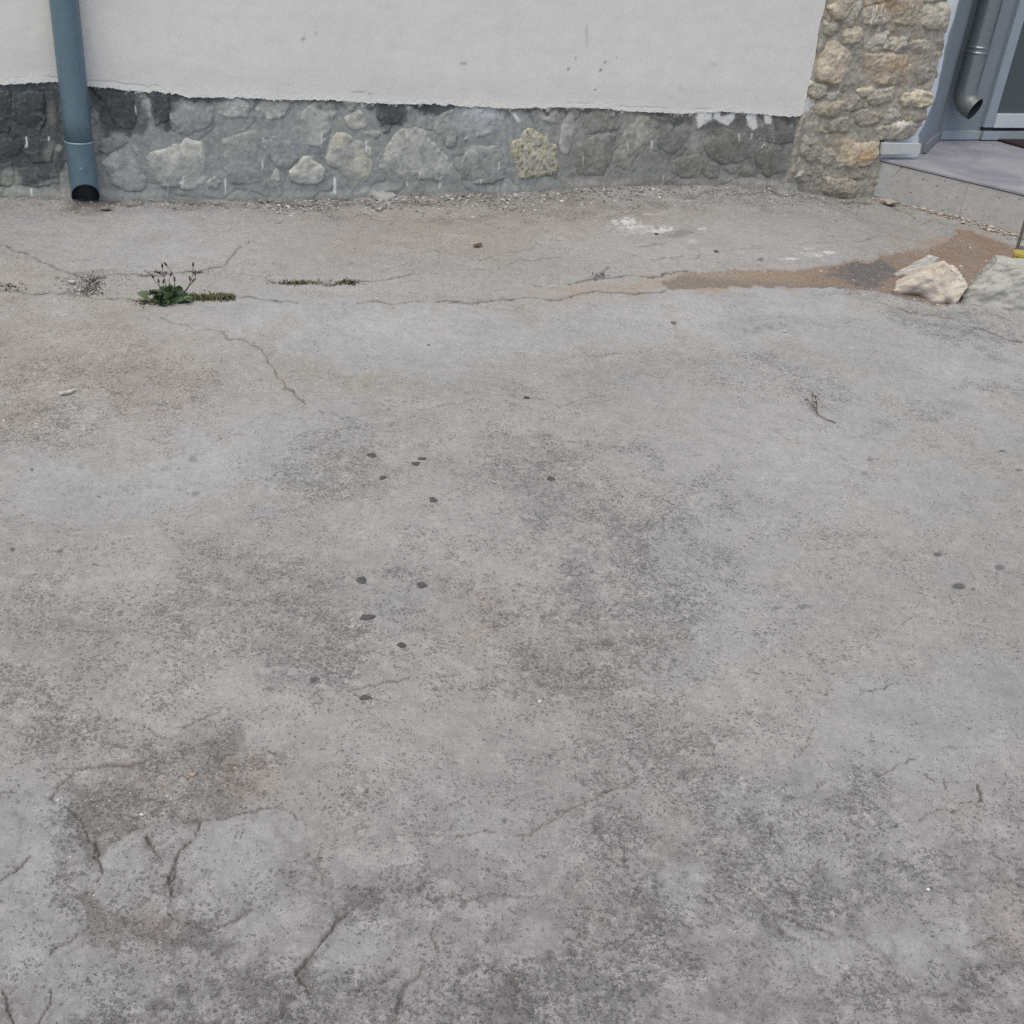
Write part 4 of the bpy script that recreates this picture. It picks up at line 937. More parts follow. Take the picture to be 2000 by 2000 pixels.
# reveal + back wall as one folded sheet with a slightly rounded arris
jp0 = W(2.02, 0, -.035); 
s_j, t_j = to_st(JF); s_r, t_r = to_st(RDG)
fold = [(2.00, -.030), (s_j - .10, -.040), (s_j - .03, t_j + .02), (s_j, t_j)]
for k in np.linspace(.08, .94, 12): fold.append((s_j + (s_r - s_j) * k, t_j + (t_r - t_j) * k))
fold += [(s_r + .004, t_r - .004), (s_r + .015, t_r - .006)] + [(s_r + .015 + q, t_r - .006) for q in np.linspace(.02, 3.0, 40)]
fold = np.array(fold)
zz = np.concatenate([np.arange(-.1, 1.15, .012), np.linspace(1.15, 3.2, 8)])
seg = np.concatenate([[0], np.cumsum(np.hypot(*np.diff(fold, axis=0).T))]); qq = np.concatenate([np.arange(0, seg[-1] if seg[-1] < 1.6 else 1.6, .010), [seg[-1]]])
fs_, ft_ = np.interp(qq, seg, fold[:, 0]), np.interp(qq, seg, fold[:, 1])
RS, RZ = np.meshgrid(fs_, zz); RT = np.repeat(ft_[None], len(zz), 0); RQ = np.repeat(qq[None], len(zz), 0)
rs, rz, rt, rq = RS.ravel(), RZ.ravel(), RT.ravel(), RQ.ravel()
P_ = W(rs, rz, rt + .0015 * fbm(rq, rz, .2, 3, 650))
upx, upy = project(P_)
bnd = np.interp(upy, [-200, 0, 40, 68, 100, 130, 157, 190, 215, 247, 262], [1910, 1873, 1862, 1852, 1845, 1840, 1834, 1827, 1816, 1804, 1794])
grey = sstep(-1.2, 1.2, upx - bnd + 2.0 * fbm(rq, rz, .05, 3, 655))
gcol = np.repeat(wc(184, 189, 192)[None], len(rs), 0)
gcol = mixm(gcol, grey, wc(112, 119, 124))
gcol = mixm(gcol, sstep(.1, .6, fbm(rq, rz, .5, 3, 660)) * .25 * grey, wc(102, 108, 113))
o = link('wall_face', np_mesh('wall_face', P_, grid_faces(*RS.shape), M['grey_paint'], gcol), recess)
# skirting tiles
def slab(name, pts, thick, n, mat, parent, col=None):
    """thick plate from a quad of world points"""
    n = np.asarray(n, float)
    bm = bmesh.new(); prism(bm, [p - n * thick for p in pts], pts)
    bmesh.ops.bevel(bm, geom=bm.edges[:], offset=.0015, segments=1, affect='EDGES')
    me = bm_mesh(name, bm, mat)
    return link(name, me, parent)
Zu = np.array([0, 0, 1.0])
M['skirt'] = surf_mat('skirting_tile', wc(128, 136, 140), .55, 14, .10, 120, .05, .0004, .4)
M['skirt_pale'] = surf_mat('pale_skirting_tile', wc(160, 161, 159), .6, 20, .08, 140, .05, .0004, .35)
M['skirt_dark'] = surf_mat('shaded_skirting_tile', wc(112, 112, 116), .55, 14, .10, 120, .05, .0004, .4)  # skirting tile again, darkened to carry the reveal's shade in its colour
skh = bk(1840, 255)[2] - FZ
e_s = (bk(1914, 256) - BK) @ U_W
slab('skirting_tile', [BW(.012, FZ, .012), BW(e_s, FZ, .012), BW(e_s, FZ + skh, .012), BW(.012, FZ + skh, .012)], .02, N_W, M['skirt'], recess)
dj = (RDG - JF); dj[2] = 0; dj /= np.linalg.norm(dj); nj = np.cross(dj, Zu); nj = nj if nj @ (EYE - JF) > 0 else -nj
ja, jb = JF + dj * .03 + nj * .02, RDG - dj * .02 + nj * .014
slab('skirting_tile', [ja, jb, jb + Zu * skh, ja + Zu * skh], .02, nj, M['skirt_dark'], recess)

porch = empty('porch_step', gpt(1850, 425))
tag(porch, 'low porch step with purple grey tiled floor and stone grey riser', 'step')
sb0 = gpt(1702, 383); sb1d = fpt(2000, 377, .132) - fpt(1726, 311, .132); sb1d[2] = 0; sb1d /= np.linalg.norm(sb1d)
ns = np.cross(sb1d, Zu); ns = ns if ns @ (EYE - sb0) > 0 else -ns
RUN = 2.6
def onf(px): return on_plane(px, sb0, ns)                       # point on the riser plane
tl, tr = onf((1726, 311)), onf((2000, 377))
slope = (tr[2] - tl[2]) / ((tr - tl) @ sb1d)
print('riser', sb0, tl, tr, slope)
topz = tl[2]
FRZ = FZ
# riser: two long tiles, pitted, with a fine relief
def riser_tile(a, b, z0a, z0b, ztop, parent):
    n_s, n_z = max(2, int((b - a) / .0045)), 46
    ss = np.linspace(a, b, n_s); u = np.linspace(0, 1, n_z)
    SSg, UU = np.meshgrid(ss, u)
    zlo = z0a + (z0b - z0a) * (SSg - a) / (b - a)
    ZZ = zlo + (ztop - zlo) * UU
    s_, z_ = SSg.ravel(), ZZ.ravel()
    pit = np.maximum(sstep(.40, .55, gn(s_ * 60, z_ * 60, 700)), sstep(.47, .6, gn(s_ * 130, z_ * 130, 701))) * .003
    vv = sb0[None] * np.array([1, 1, 0]) + s_[:, None] * sb1d + z_[:, None] * Zu + (.0015 * fbm(s_, z_, .1, 3, 705) - pit)[:, None] * ns
    c = np.repeat(wc(148, 147, 146)[None], len(s_), 0)
    c = mixm(c, sstep(.0, .2, fbm(s_, z_, .05, 6, 708, .7)) * .35, wc(128, 125, 121))
    c = mixm(c, sstep(-.2, .5, fbm(s_, z_, .18, 4, 710)) * .5, wc(150, 145, 139))
    c = mixm(c, sstep(.16, .04, s_) * .6, wc(150, 153, 154))
    c = mixm(c, pit / .003 * .75, wc(88, 84, 80))
    for ax, ay, bx, by, kk in ((.09, .05, .13, .11, .7), (.13, .11, .19, .15, .4), (.33, .185, .30, .16, .35), (.18, .05, .19, .07, .5)):
        c = mixm(c, (1 - sstep(.001, .004, seg_dist(s_ + .004 * fbm(s_, z_, .03, 2, 712), z_, np.array([(ax, ay), (bx, by)])))) * kk, wc(92, 88, 84))
    me = np_mesh('riser_tile', vv, grid_faces(n_z, n_s), M['riser'], c)
    return link('riser_tile', me, parent)
rb0 = onf((1703, 383))[2]; 
gapx = (onf((1872, 425)) - sb0) @ sb1d
z_bot = lambda s: np.interp(s, [0, gapx, 1.0, 2.6], [rb0 + .004, onf((1866, 428))[2] + .004, onf((2000, 474))[2] + .01, onf((2000, 474))[2] + .02])
rt = topz - .016
riser_tile(.0, gapx, float(z_bot(0)), float(z_bot(gapx)), rt, porch)
riser_tile(gapx + .0012, RUN, float(z_bot(gapx)) + .010, float(z_bot(1.5)), rt, porch)
# dark core set back behind the riser, and the floor sheet with a nosing that overhangs a little
def S3(s, z, n): return sb0 * np.array([1, 1, 0]) + sb1d * s + ns * n + Zu * z
bm = bmesh.new()
far = [S3(RUN, 0, -.02), S3(RUN, 0, -3.2), W(s_r + 3.0, 0, t_r - .3), W(s_r, 0, t_r - .3), W(2.05, 0, -.2), S3(.02, 0, -.02)]
prism(bm, [p * np.array([1, 1, 0]) - Zu * .2 for p in far], [p * np.array([1, 1, 0]) + Zu * (topz - .021) for p in far])
link('core', bm_mesh('core', bm, surf_mat('step_mortar', wc(120, 114, 106), .95, 40, .25, 200, .2, .004)), porch)
def tread_mat():
    m, nt, b = new_mat('porch_floor_tile')
    P = posn(nt); n1 = noise(nt, P, 2.6, 5, .6, .8); n2 = noise(nt, P, 90, 4, .6)
    col = mixc(nt, maprange(nt, n1, .38, .62, 0, 1), wc(114, 113, 120), wc(134, 135, 140))
    col = mixc(nt, maprange(nt, n2, .4, .7, 0, .25), col, wc(104, 103, 108))
    nt.links.new(col, b.inputs['Base Color']); b.inputs['Roughness'].default_value = .62; b.inputs['Specular IOR Level'].default_value = .25
    return m
bm = bmesh.new()
top_poly = [S3(0, 0, .006), S3(RUN, 0, .006), W(s_r + 3.0, 0, t_r - .02), W(s_r, 0, t_r - .02), W(s_j, 0, t_j - .02), W(s_j - .1, 0, -.06), W(1.99, 0, -.03)]
flat_ = np.array([1, 1, 0])
prism(bm, [p * flat_ + Zu * (topz - .010) for p in top_poly], [p * flat_ + Zu * topz for p in top_poly])
tread = link('tread', bm_mesh('tread', bm, tread_mat()), porch); tread['label'] = 'smooth purple grey floor of the porch'
bm = bmesh.new()                                                # thin nosing edge under the tread
prism(bm, [S3(.05, topz - .020, -.03), S3(RUN, topz - .020, -.03), S3(RUN, topz - .020, -.002), S3(.05, topz - .020, -.002)], [S3(.05, topz - .0105, -.03), S3(RUN, topz - .0105, -.03), S3(RUN, topz - .0105, -.002), S3(.05, topz - .0105, -.002)])
link('nosing', bm_mesh('nosing', bm, surf_mat('tile_edge', wc(70, 68, 70), .7, 30, .15, 160, .1, 0)), porch)
# pale skirting tile against the foot of the pillar
k0, k1, k2, k3 = [on_plane(q, P0 + N_W * .022, N_W) for q in ((1722, 302), (1797, 301), (1800, 281), (1724, 279))]
slab('skirting_tile', [k0, k1, k2, k3], .018, N_W, M['skirt_pale'], porch)

# ---- glazed door
door = empty('glazed_door', BW(e_s + .3, FZ, 0))
tag(door, 'grey glazed door with pale metal frame behind the porch', 'door')
dz = bk(1914, 249, .02)[2]; rz1 = bk(1920, 222, .02)[2]
ds0 = e_s + .0; wst = (bk(1985, 0, .02) - bk(1966, 0, .02)) @ U_W
def box(name, s0, s1, z0, z1, t0, t1, mat, parent):
    bm = bmesh.new(); prism(bm, [BW(s0, z0, t1), BW(s1, z0, t1), BW(s1, z0, t0), BW(s0, z0, t0)], [BW(s0, z1, t1), BW(s1, z1, t1), BW(s1, z1, t0), BW(s0, z1, t0)])
    bmesh.ops.bevel(bm, geom=bm.edges[:], offset=.002, segments=2, affect='EDGES')
    return link(name, bm_mesh(name, bm, mat), parent)
M['stile'] = surf_mat('shaded_door_stile', wc(124, 134, 141), .4, 12, .04, 120, .02, 0, .5)  # white frame again, its shaded tone put into the colour
box('stile', ds0 - .002, ds0 + wst, dz, 2.3, -.02, .022, M['stile'], door)
box('stile', ds0 + .95, ds0 + 1.02, dz, 2.3, -.02, .022, M['stile'], door)
box('bottom_rail', ds0 + wst + .001, ds0 + .949, dz, rz1, -.02, .030, M['frame'], door)
box('top_rail', ds0 + wst + .001, ds0 + .949, 2.22, 2.3, -.02, .022, M['stile'], door)
box('glass_pane', ds0 + wst - .01, ds0 + .96, rz1 - .01, 2.23, -.010, .004, M['glass'], door)
box('gap_strip', ds0 + .004, ds0 + 1.05, dz - .020, dz - .003, -.02, .012, M['door_gap'], door)  # dark strip standing in for the shaded gap under the bottom rail
sill = box('sill', ds0 + .004, ds0 + 1.1, FZ + .001, dz - .021, -.02, .030, M['skirt'], door)
# ---- door mat
m0, m1 = fpt(1949, 270, FZ + .012), fpt(2000, 284, FZ + .012)
md = m1 - m0; md /= np.linalg.norm(md); mb = np.cross(Zu, md)
bm = bmesh.new(); a = m0; q = [a, a + md * .75, a + md * .75 + mb * .42, a + mb * .42]
prism(bm, [p * np.array([1, 1, 0]) + Zu * (topz + .001) for p in q], [p * np.array([1, 1, 0]) + Zu * (topz + .014) for p in q])
bmesh.ops.bevel(bm, geom=bm.edges[:], offset=.004, segments=2, affect='EDGES')
tag(link('door_mat', bm_mesh('door_mat', bm, M['mat'])), 'dark brown door mat lying on the porch floor before the glazed door', 'mat')

# ---- pipe in the recess
rp = empty('recess_downpipe', fpt(1880, 262))
tag(rp, 'galvanised downpipe with elbow outlet, in the door recess', 'downpipe')
RT_ = .085; c_ = bk(1886, 182, RT_); pr_r = 37 / F_PX * np.linalg.norm(c_ - EYE) * .5
def ring_tube(name, path, rad, mat, parent, n=28):
    v_, f_ = tube_np(path, rad, n)
    return link(name, np_mesh(name, v_, f_, mat), parent)
axis = c_ * np.array([1, 1, 0])
zcl = on_plane((1919, 97), c_, N_W)[2]; zel = c_[2] - .005
ring_tube('pipe', [axis + Zu * z for z in (zel, zel + .1, zcl, 1.5, 3.1)], pr_r, M['steel'], rp)
for dzz in (-.014, .014): ring_tube('pipe_clamp', [axis + Zu * (zcl + dzz - .008), axis + Zu * (zcl + dzz - .006), axis + Zu * (zcl + dzz), axis + Zu * (zcl + dzz + .006), axis + Zu * (zcl + dzz + .008)], [pr_r, pr_r + .003, pr_r + .005, pr_r + .003, pr_r], M['steel'], rp)
od = U_W * .34 + N_W * .80 - Zu * .30; od /= np.linalg.norm(od)
pe = [axis + Zu * (zel + .01)]
for a_ in np.linspace(0, 1, 9)[1:]:
    pe.append(pe[-1] + ((-Zu) * (1 - a_) + od * a_) / np.linalg.norm((-Zu) * (1 - a_) + od * a_) * .0125)
pe.append(pe[-1] + od * .022)
el = ring_tube('elbow', pe, [pr_r * 1.02] * len(pe), surf_mat('stained_zinc', lin((132, 136, 134)), .5, 30, .2, 160, .1, .0005, .45, .5), rp)
ring_tube('elbow_bore', pe[::-1], [pr_r * .96] * len(pe), M['zinc_in'], rp)

# ================================================================== DOWNPIPE on the left
dp = empty('downpipe', W(-2.094, 0, .07))
tag(dp, 'dark grey zinc downpipe on the white wall, cut open above the ground', 'downpipe')
r_ = .0530; tc_ = .066
def pipe_shell(name, z0, z1, rad, cut, mat, parent, wall=.0025, nz=40):
    th = np.linspace(0, 2 * np.pi, 48, endpoint=False)
    v_, c = [], []
    levels = np.linspace(0, 1, nz)
    for inner in (0, 1):
        rr_ = rad - wall * inner
        for l in (levels if not inner else levels[::-1]):
            lo_ = z0 + cut * np.cos(th) 
            z = lo_ + (z1 - lo_) * l
            so = -2.094 + rr_ * np.sin(th); to = tc_ + rr_ * np.cos(th)
            bend = np.clip((.30 - z) / .30, 0, 1) ** 2
            v_.append(W(so + .004 * bend, z, to + .012 * bend))
            base_c = wc(84, 103, 113) if not inner else lin((58, 62, 64))
            cc = np.repeat(base_c[None], 48, 0)
            if not inner:
                g = fbm(so * 1.0 + th * .05, z, .05, 4, 760); 
                cc = mixm(cc, sstep(.45, .0, z) * (.25 + .5 * sstep(-.2, .4, g)), wc(72, 90, 102))
                cc = mixm(cc, sstep(.10, .05, z) * .5 * sstep(-.1, .3, fbm(so + th * .06, z, .015, 3, 765)), wc(112, 124, 128))
                cc = mixm(cc, sstep(.5, .56, gn(th * 9, z * 60, 768)) * .8 * sstep(.3, .1, z), wc(176, 178, 176))
            c.append(cc)
    V_ = np.concatenate(v_); C_ = np.concatenate(c); n = 48; f = []
    for i in range(2 * nz - 1):
        for j in range(n): f.append((i * n + j, i * n + (j + 1) % n, (i + 1) * n + (j + 1) % n, (i + 1) * n + j))
    for j in range(n): f.append(((2 * nz - 1) * n + j, (2 * nz - 1) * n + (j + 1) % n, (j + 1) % n, j))
    return link(name, np_mesh(name, V_, np.array(f), mat, C_), parent)
zjo = wpt(152, 282, .12)[1]
pipe_shell('pipe', zjo - .01, 3.2, r_, .0, M['zinc'], dp, nz=30)
pipe_shell('outlet', wpt(163, 360, .12)[1] - .058, zjo, r_ + .0022, .058, M['zinc'], dp)
v_, f_ = tube_np([W(-2.094, zjo + q, tc_) for q in (-.004, -.003, 0, .003, .004)], [r_ + .001, r_ + .0035, r_ + .0042, r_ + .0035, r_ + .001], 48)
link('joint_rim', np_mesh('joint_rim', v_, f_, M['zinc'], np.repeat(wc(112, 128, 134)[None], len(v_), 0)), dp)

# ================================================================== ROCKS AND LOOSE THINGS
def rock(name, pts, seed, amp, colf, mat, cuts=4, dents=()):
    bm = bmesh.new()
    for p in pts: bm.verts.new(Vector(p))
    bmesh.ops.convex_hull(bm, input=bm.verts[:], use_existing_faces=False)
    for v in [v for v in bm.verts if not v.link_faces]: bm.verts.remove(v)
    bmesh.ops.triangulate(bm, faces=bm.faces[:])
    for _ in range(cuts):
        bmesh.ops.subdivide_edges(bm, edges=bm.edges[:], cuts=1, use_grid_fill=True)
        bmesh.ops.smooth_vert(bm, verts=bm.verts[:], factor=.03, use_axis_x=True, use_axis_y=True, use_axis_z=True)
    bm.normal_update()
    co = np.array([v.co for v in bm.verts]); no = np.array([v.normal for v in bm.verts])
    sz = np.ptp(co, axis=0).max()
    a, b = co[:, 0] + .7 * co[:, 1] + .3 * co[:, 2], co[:, 2] * 1.1 - .6 * co[:, 0] + .4 * co[:, 1]
    dsp = amp * (fbm(a, b, sz * .35, 4, seed, .55) + .5 * fbm(a, b, sz * .1, 4, seed + 7, .6) - .6 * sstep(.1, .5, fbm(b, a, sz * .45, 3, seed + 11)))
    for dc, dr_, dd in dents:
        q_ = np.exp(-(np.linalg.norm(co - dc, axis=1) / dr_) ** 2)[:, None]; vd = co - EYE; vd /= np.linalg.norm(vd, axis=1)[:, None]
        co = co + q_ * vd * dd
    co = co + no * dsp[:, None]
    for v, q in zip(bm.verts, co): v.co = q
    col = colf(co, no, a, b, sz)
    me = bm_mesh(name, bm, mat, True)
    at = me.attributes.new('col', 'FLOAT_COLOR', 'POINT')
    c4 = np.ones((len(co), 4), np.float32); c4[:, :3] = col; at.data.foreach_set('color', c4.ravel())
    return me

def view_basis(p):
    """right and away directions on the ground at p"""
    aw = np.array([p[0], p[1], 0.0]); aw /= np.linalg.norm(aw)
    return np.array([aw[1], -aw[0], 0.0]), aw

def silhouette(px_list, base_px):
    """photo outline -> points of an upright section through the rock's middle"""
    b = gpt(*base_px); rt_, aw = view_basis(b)
    return [on_plane(p, b, aw) for p in px_list], rt_, aw, b

def cream(co, no, a, b, sz):
    c = np.repeat(gc(204, 196, 184)[None], len(co), 0)
    c = mixm(c, sstep(-.1, .5, fbm(a, b, .09, 4, 800)) * .5, gc(196, 178, 158))
    c = mixm(c, sstep(.1, .5, fbm(b, a, .07, 4, 803)) * .5, gc(198, 188, 186))
    c = mixm(c, sstep(.25, .5, fbm(a, b, .04, 4, 806, .65)) * .5, gc(150, 138, 122))
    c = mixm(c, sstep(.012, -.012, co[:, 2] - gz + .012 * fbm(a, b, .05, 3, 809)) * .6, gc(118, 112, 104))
    return c
RB = (1815, 578)
sec, rt_, aw, b0 = silhouette([(1748, 558), (1775, 546), (1800, 528), (1843, 513), (1868, 530), (1890, 558), (1880, 575), (1862, 592), (1826, 597), (1800, 592), (1752, 576)], RB)
gz = b0[2]
pts = []
for i, p in enumerate(sec):
    low = p[2] < gz + .02
    pts += [p - aw * (.055 if low else .012), p + aw * (.10 if low else .05)]
pts += [p - Zu * .02 for p in pts if p[2] < gz + .03]
dn = [(on_plane((1790, 583), b0, aw) - aw * .05, .040, .07), (on_plane((1772, 590), b0, aw) - aw * .05, .03, .05), (on_plane((1822, 545), b0, aw), .022, .016), (on_plane((1850, 590), b0, aw) - aw * .05, .022, .03), (on_plane((1868, 545), b0, aw), .03, .018), (on_plane((1795, 548), b0, aw), .02, .012)]
sub = rock('rock', pts, 820, .013, cream, M['rock'], 5, dn)
tag(link('rock', sub), 'angular cream coloured rock lying at the edge of the bare soil', 'rock')
def whitec(co, no, a, b, sz):
    c = np.repeat(gc(226, 224, 218)[None], len(co), 0)
    return mixm(c, sstep(.0, .5, fbm(a, b, .05, 4, 830)) * .5, gc(160, 154, 146))
sec2, _, _, _ = silhouette([(1741, 545), (1775, 532), (1788, 522), (1811, 507), (1830, 514), (1818, 524), (1790, 540), (1750, 550)], (1800, 560))
pts = []
for p in sec2: pts += [p + aw * .085, p + aw * .14 - Zu * .03]
tag(link('rock', rock('rock', pts + [p + aw * .12 - Zu * .07 for p in sec2[:1] + sec2[4:5]], 840, .006, whitec, M['rock'])), 'thin whitish stone slab leaning behind the cream rock', 'rock')

def greyc(co, no, a, b, sz):
    c = np.repeat(gc(180, 180, 174)[None], len(co), 0)
    c = mixm(c, sstep(-.1, .4, fbm(a, b, .12, 5, 850, .6)) * .5, gc(160, 160, 155))
    c = mixm(c, sstep(.15, .45, fbm(a, b, .03, 4, 853, .65)) * .5, gc(116, 116, 111))
    c = mixm(c, sstep(.2, .5, fbm(b, a, .05, 4, 856, .6)) * .5, gc(186, 184, 176))
    return c
sec3, rt3, aw3, b3 = silhouette([(1874, 592), (1900, 560), (1922, 532), (1941, 512), (1962, 524), (2000, 524), (2060, 528), (2110, 560), (2120, 610), (2040, 622), (1935, 606), (1900, 600)], (1950, 600))
pts = []
for p in sec3:
    low = p[2] < b3[2] + .025
    pts += [p - aw3 * (.03 if low else -.03), p + aw3 * (.22 if low else .12)]
pts += [p - Zu * .03 for p in pts if p[2] < b3[2] + .03]
tag(link('boulder', rock('boulder', pts, 860, .026, greyc, M['rock'], 5)), 'large rough grey boulder cut off by the right edge, beside the cream rock', 'boulder')
# yellow block, stake and pale stone behind the boulder
yb = gpt(1990, 520, .0); yr, ya = view_basis(yb)
yl, yrr = on_plane((1974, 512), yb, ya), on_plane((2030, 512), yb, ya); yh = on_plane((1990, 499), yb, ya)[2]
bm = bmesh.new()
n_ = 10
def yring(zf, k): 
    o_ = []
    for i in range(16):
        t = 2 * math.pi * i / 16; e = 4.0
        cx, sx_ = math.cos(t), math.sin(t)
        rr_ = (abs(cx) ** e + abs(sx_) ** e) ** (-1 / e)
        m_ = (yl + yrr) / 2 + ya * .05
        o_.append(m_ * np.array([1, 1, 0]) + yr * (np.linalg.norm(yrr - yl) / 2) * cx * rr_ * k + ya * .05 * sx_ * rr_ * k + Zu * zf)
    return o_
prism(bm, yring(yb[2] - .02, .94), yring(yh - .006, 1.0)); prism(bm, yring(yh - .0055, 1.03), yring(yh + .004, .98)); prism(bm, yring(yh + .0045, .9), yring(yh + .007, .7))
tag(link('yellow_block', bm_mesh('yellow_block', bm, M['yellow'])), 'faded yellow block half hidden behind the grey boulder', 'block')
sp = gpt(1984, 494); srt, saw = view_basis(sp)
s1 = on_plane((2003, 430), sp, saw); s2 = s1 + (s1 - sp) * 1.2
v_, f_ = tube_np([sp - Zu * .03, sp * .5 + s1 * .5, s1, s2], [.009, .0085, .008, .007], 8)
tag(link('stake', np_mesh('stake', v_, f_, M['wood'])), 'thin grey wooden stake leaning in front of the porch riser', 'stake')

def lump(center, rx, ry, rz, seed, col, name='pebble', mat=None, n=14):
    rr = np.random.default_rng(seed); c = np.asarray(center); rt4, aw4 = view_basis(c)
    pts = []
    for _ in range(n):
        d = rr.normal(size=3); d /= np.linalg.norm(d); d *= rr.uniform(.62, 1.15)
        pts.append(c + rt4 * d[0] * rx + aw4 * d[1] * ry + Zu * (d[2] * rz + rz * .7))
    return rock(name, pts, seed, min(rx, ry, rz) * .15, (lambda co, no, a, b, sz: np.repeat(np.asarray(col)[None], len(co), 0)), mat or M['chip'], 2)
def px2m(p): return float(np.linalg.norm(p - EYE)) / F_PX

def surf_z(x, y):
    """height of the finished ground at a point"""
    yi = int(np.clip(np.searchsorted(YR, y), 1, NR - 1)); wdt = .50 * YR[yi] + .35
    xi = int(np.clip(round(((x - .02 * YR[yi]) / wdt + 1) / 2 * (NC - 1)), 0, NC - 1))
    return float(Zg.reshape(NR, NC)[yi, xi])
# flat dark dirt clods pressed on the concrete
CL = [((727, 891), 10, 4.2, 'dark elongated dirt clod, farthest left of the upper group of dark spots'), ((824, 897), 7.5, 4, 'upper one of two touching dark dirt clods'), ((812, 908), 8, 4.6, 'lower one of two touching dark dirt clods'),
      ((748, 934), 7, 3.6, 'small hollow looking dark clod below the elongated one'), ((846, 977), 8, 5, 'lone round dark clod left of the rough centre patch'), ((1075, 935), 8, 4, 'dark clod in the rough patch at the centre of the yard'),
      ((706, 1135), 11, 7.5, 'ragged dark clod on the bluish stain, left of the squarish one'), ((825, 1145), 10, 8, 'squarish dark clod right of the bluish stain'), ((718, 1207), 15, 6, 'wide dark clod on the lower edge of the bluish stain'),
      ((783, 1261), 9, 6, 'dark clod on the pale streak below the bluish stain'), ((715, 1363), 12, 5.5, 'lowest dark clod, under the thin crack')]
for i, ((x, y), rx, ry, lab) in enumerate(CL):
    c = gpt(x, y); c[2] = surf_z(c[0], c[1]) + .0006; k = px2m(c); fs_y = k / max(.2, (CAM_H / np.linalg.norm(c - EYE)))
    me = lump(c, rx * k * 1.12, ry * fs_y * 1.05, .0014, 900 + i, (1, 1, 1), 'dirt_clod', M['clod'], 24)
    tag(link('dirt_clod', me), lab, 'dirt clod', 'dark dirt clods on the concrete')
PB_ = [((1315, 632), 6, 5, 5, (120, 120, 118), 'round grey pebble alone on the pale concrete left of the blue grey stain', 'pebble'), ((1531, 650), 6.5, 5, 5, (196, 198, 200), 'small silvery pebble at the right end of the blue grey stain', 'pebble'),
       ((837, 677), 4.5, 3, 3, (104, 104, 102), 'tiny dark pebble between wall and yard centre', 'pebble'), ((205, 412), 14, 6, 8, (140, 134, 126), 'brown grey stone just right below the left downpipe', 'stone'),
       ((1028, 777), 7, 4, 4, (84, 82, 80), 'dark pebble with a pale one beside it, above the rough centre patch', 'pebble'), ((1283, 457), 5, 3, 4, (80, 80, 80), 'dark pebble beside the white lime splash', 'pebble'), ((1488, 508), 9, 5, 7, (132, 128, 122), 'grey pebble above the start of the soil strip', 'pebble'),
       ((1400, 492), 7, 3.6, 5, (110, 108, 104), 'dark pebble between lime splash and soil strip', 'pebble'), ((1054, 1369), 6, 6, 4, (204, 200, 194), 'whitish pebble on the tan patch left of centre', 'pebble'), ((1812, 1738), 5, 3.6, 3, (232, 232, 232), 'bright white chip at the lower right', 'pebble'), ((276, 1586), 5, 4, 4, (216, 210, 202), 'pale pebble in the broken patch at lower left', 'pebble'), ((375, 1510), 9, 6, 5, (164, 150, 134), 'tan pebble beside the reddish spot in the broken patch', 'pebble'),
       ((1834, 487), 12, 4, 7, (190, 178, 160), 'flat cream stone where soil meets the pale concrete', 'stone'), ((1993, 487), 10, 5, 12, (176, 176, 164), 'pale stone behind the stake', 'stone'), ((1740, 402), 20, 6, 12, (176, 168, 158), 'lump of pale mortar at the foot of the porch riser', 'mortar lump'),
       ((112, 1563), 6, 5, 4, (182, 180, 176), 'light grey pebble on the left rim of the broken patch', 'pebble'), ((742, 387), 32, 5, 12, (172, 174, 170), 'flat chunk of pale mortar at the foot of the plinth', 'mortar lump'), ((334, 406), 9, 5, 7, (150, 150, 146), 'grey chip in the crack right of the left downpipe', 'pebble'), ((1708, 519), 4, 3, 4, (178, 168, 160), 'pinkish pebble at the dark damp spot of the soil', 'pebble'), ((141, 554), 8, 4, 7, (196, 194, 190), 'whitish pebble by the plant litter at the crack junction', 'pebble')]
for i, ((x, y), rx, ry, rz, col, lab, nm) in enumerate(PB_):
    c = gpt(x, y); c[2] = surf_z(c[0], c[1]) - .001; k = px2m(c)
    tag(link(nm.replace(' ', '_'), lump(c, rx * k, max(ry, rx * .6) * k * 1.3, rz * k * .62, 950 + i, gc(*col), 'pebble')), lab, nm, 'pebbles lying about the yard' if nm == 'pebble' else None)

# dry leaf, pale scrap
def sheet(name, outline_px, mat, lift, label, cat, seed):
    c = np.array([gpt(*p) for p in outline_px]); m_ = c.mean(0)
    bm = bmesh.new(); rr = np.random.default_rng(seed)
    rng_ = [bm.verts.new(Vector(p + Zu * (.004 + lift * abs(math.sin(i * 1.7 + seed))))) for i, p in enumerate(c)]
    ctr = bm.verts.new(Vector(m_ + Zu * (.006 + lift * .4)))
    for i in range(len(rng_)): bm.faces.new((ctr, rng_[i], rng_[(i + 1) % len(rng_)]))
    r2 = bmesh.ops.extrude_face_region(bm, geom=bm.faces[:])
    for v in [g for g in r2['geom'] if isinstance(g, bmesh.types.BMVert)]: v.co.z += .0015
    tag(link(name, bm_mesh(name, bm, mat)), label, cat)
sheet('dry_leaf', [(924, 483), (930, 480), (940, 480), (942, 482), (936, 484.5), (926, 485.5)], M['dry'], .008, 'small curled brown dry leaf on the pinkish concrete below the plinth', 'leaf', 1)
sheet('pale_scrap', [(114, 773), (119, 770), (128, 770.5), (138, 767), (153, 762), (146, 767.5), (136, 771.5), (126, 774), (118, 775)], M['paper'], .006, 'torn pale scrap on the gritty ground at the left', 'scrap', 2)

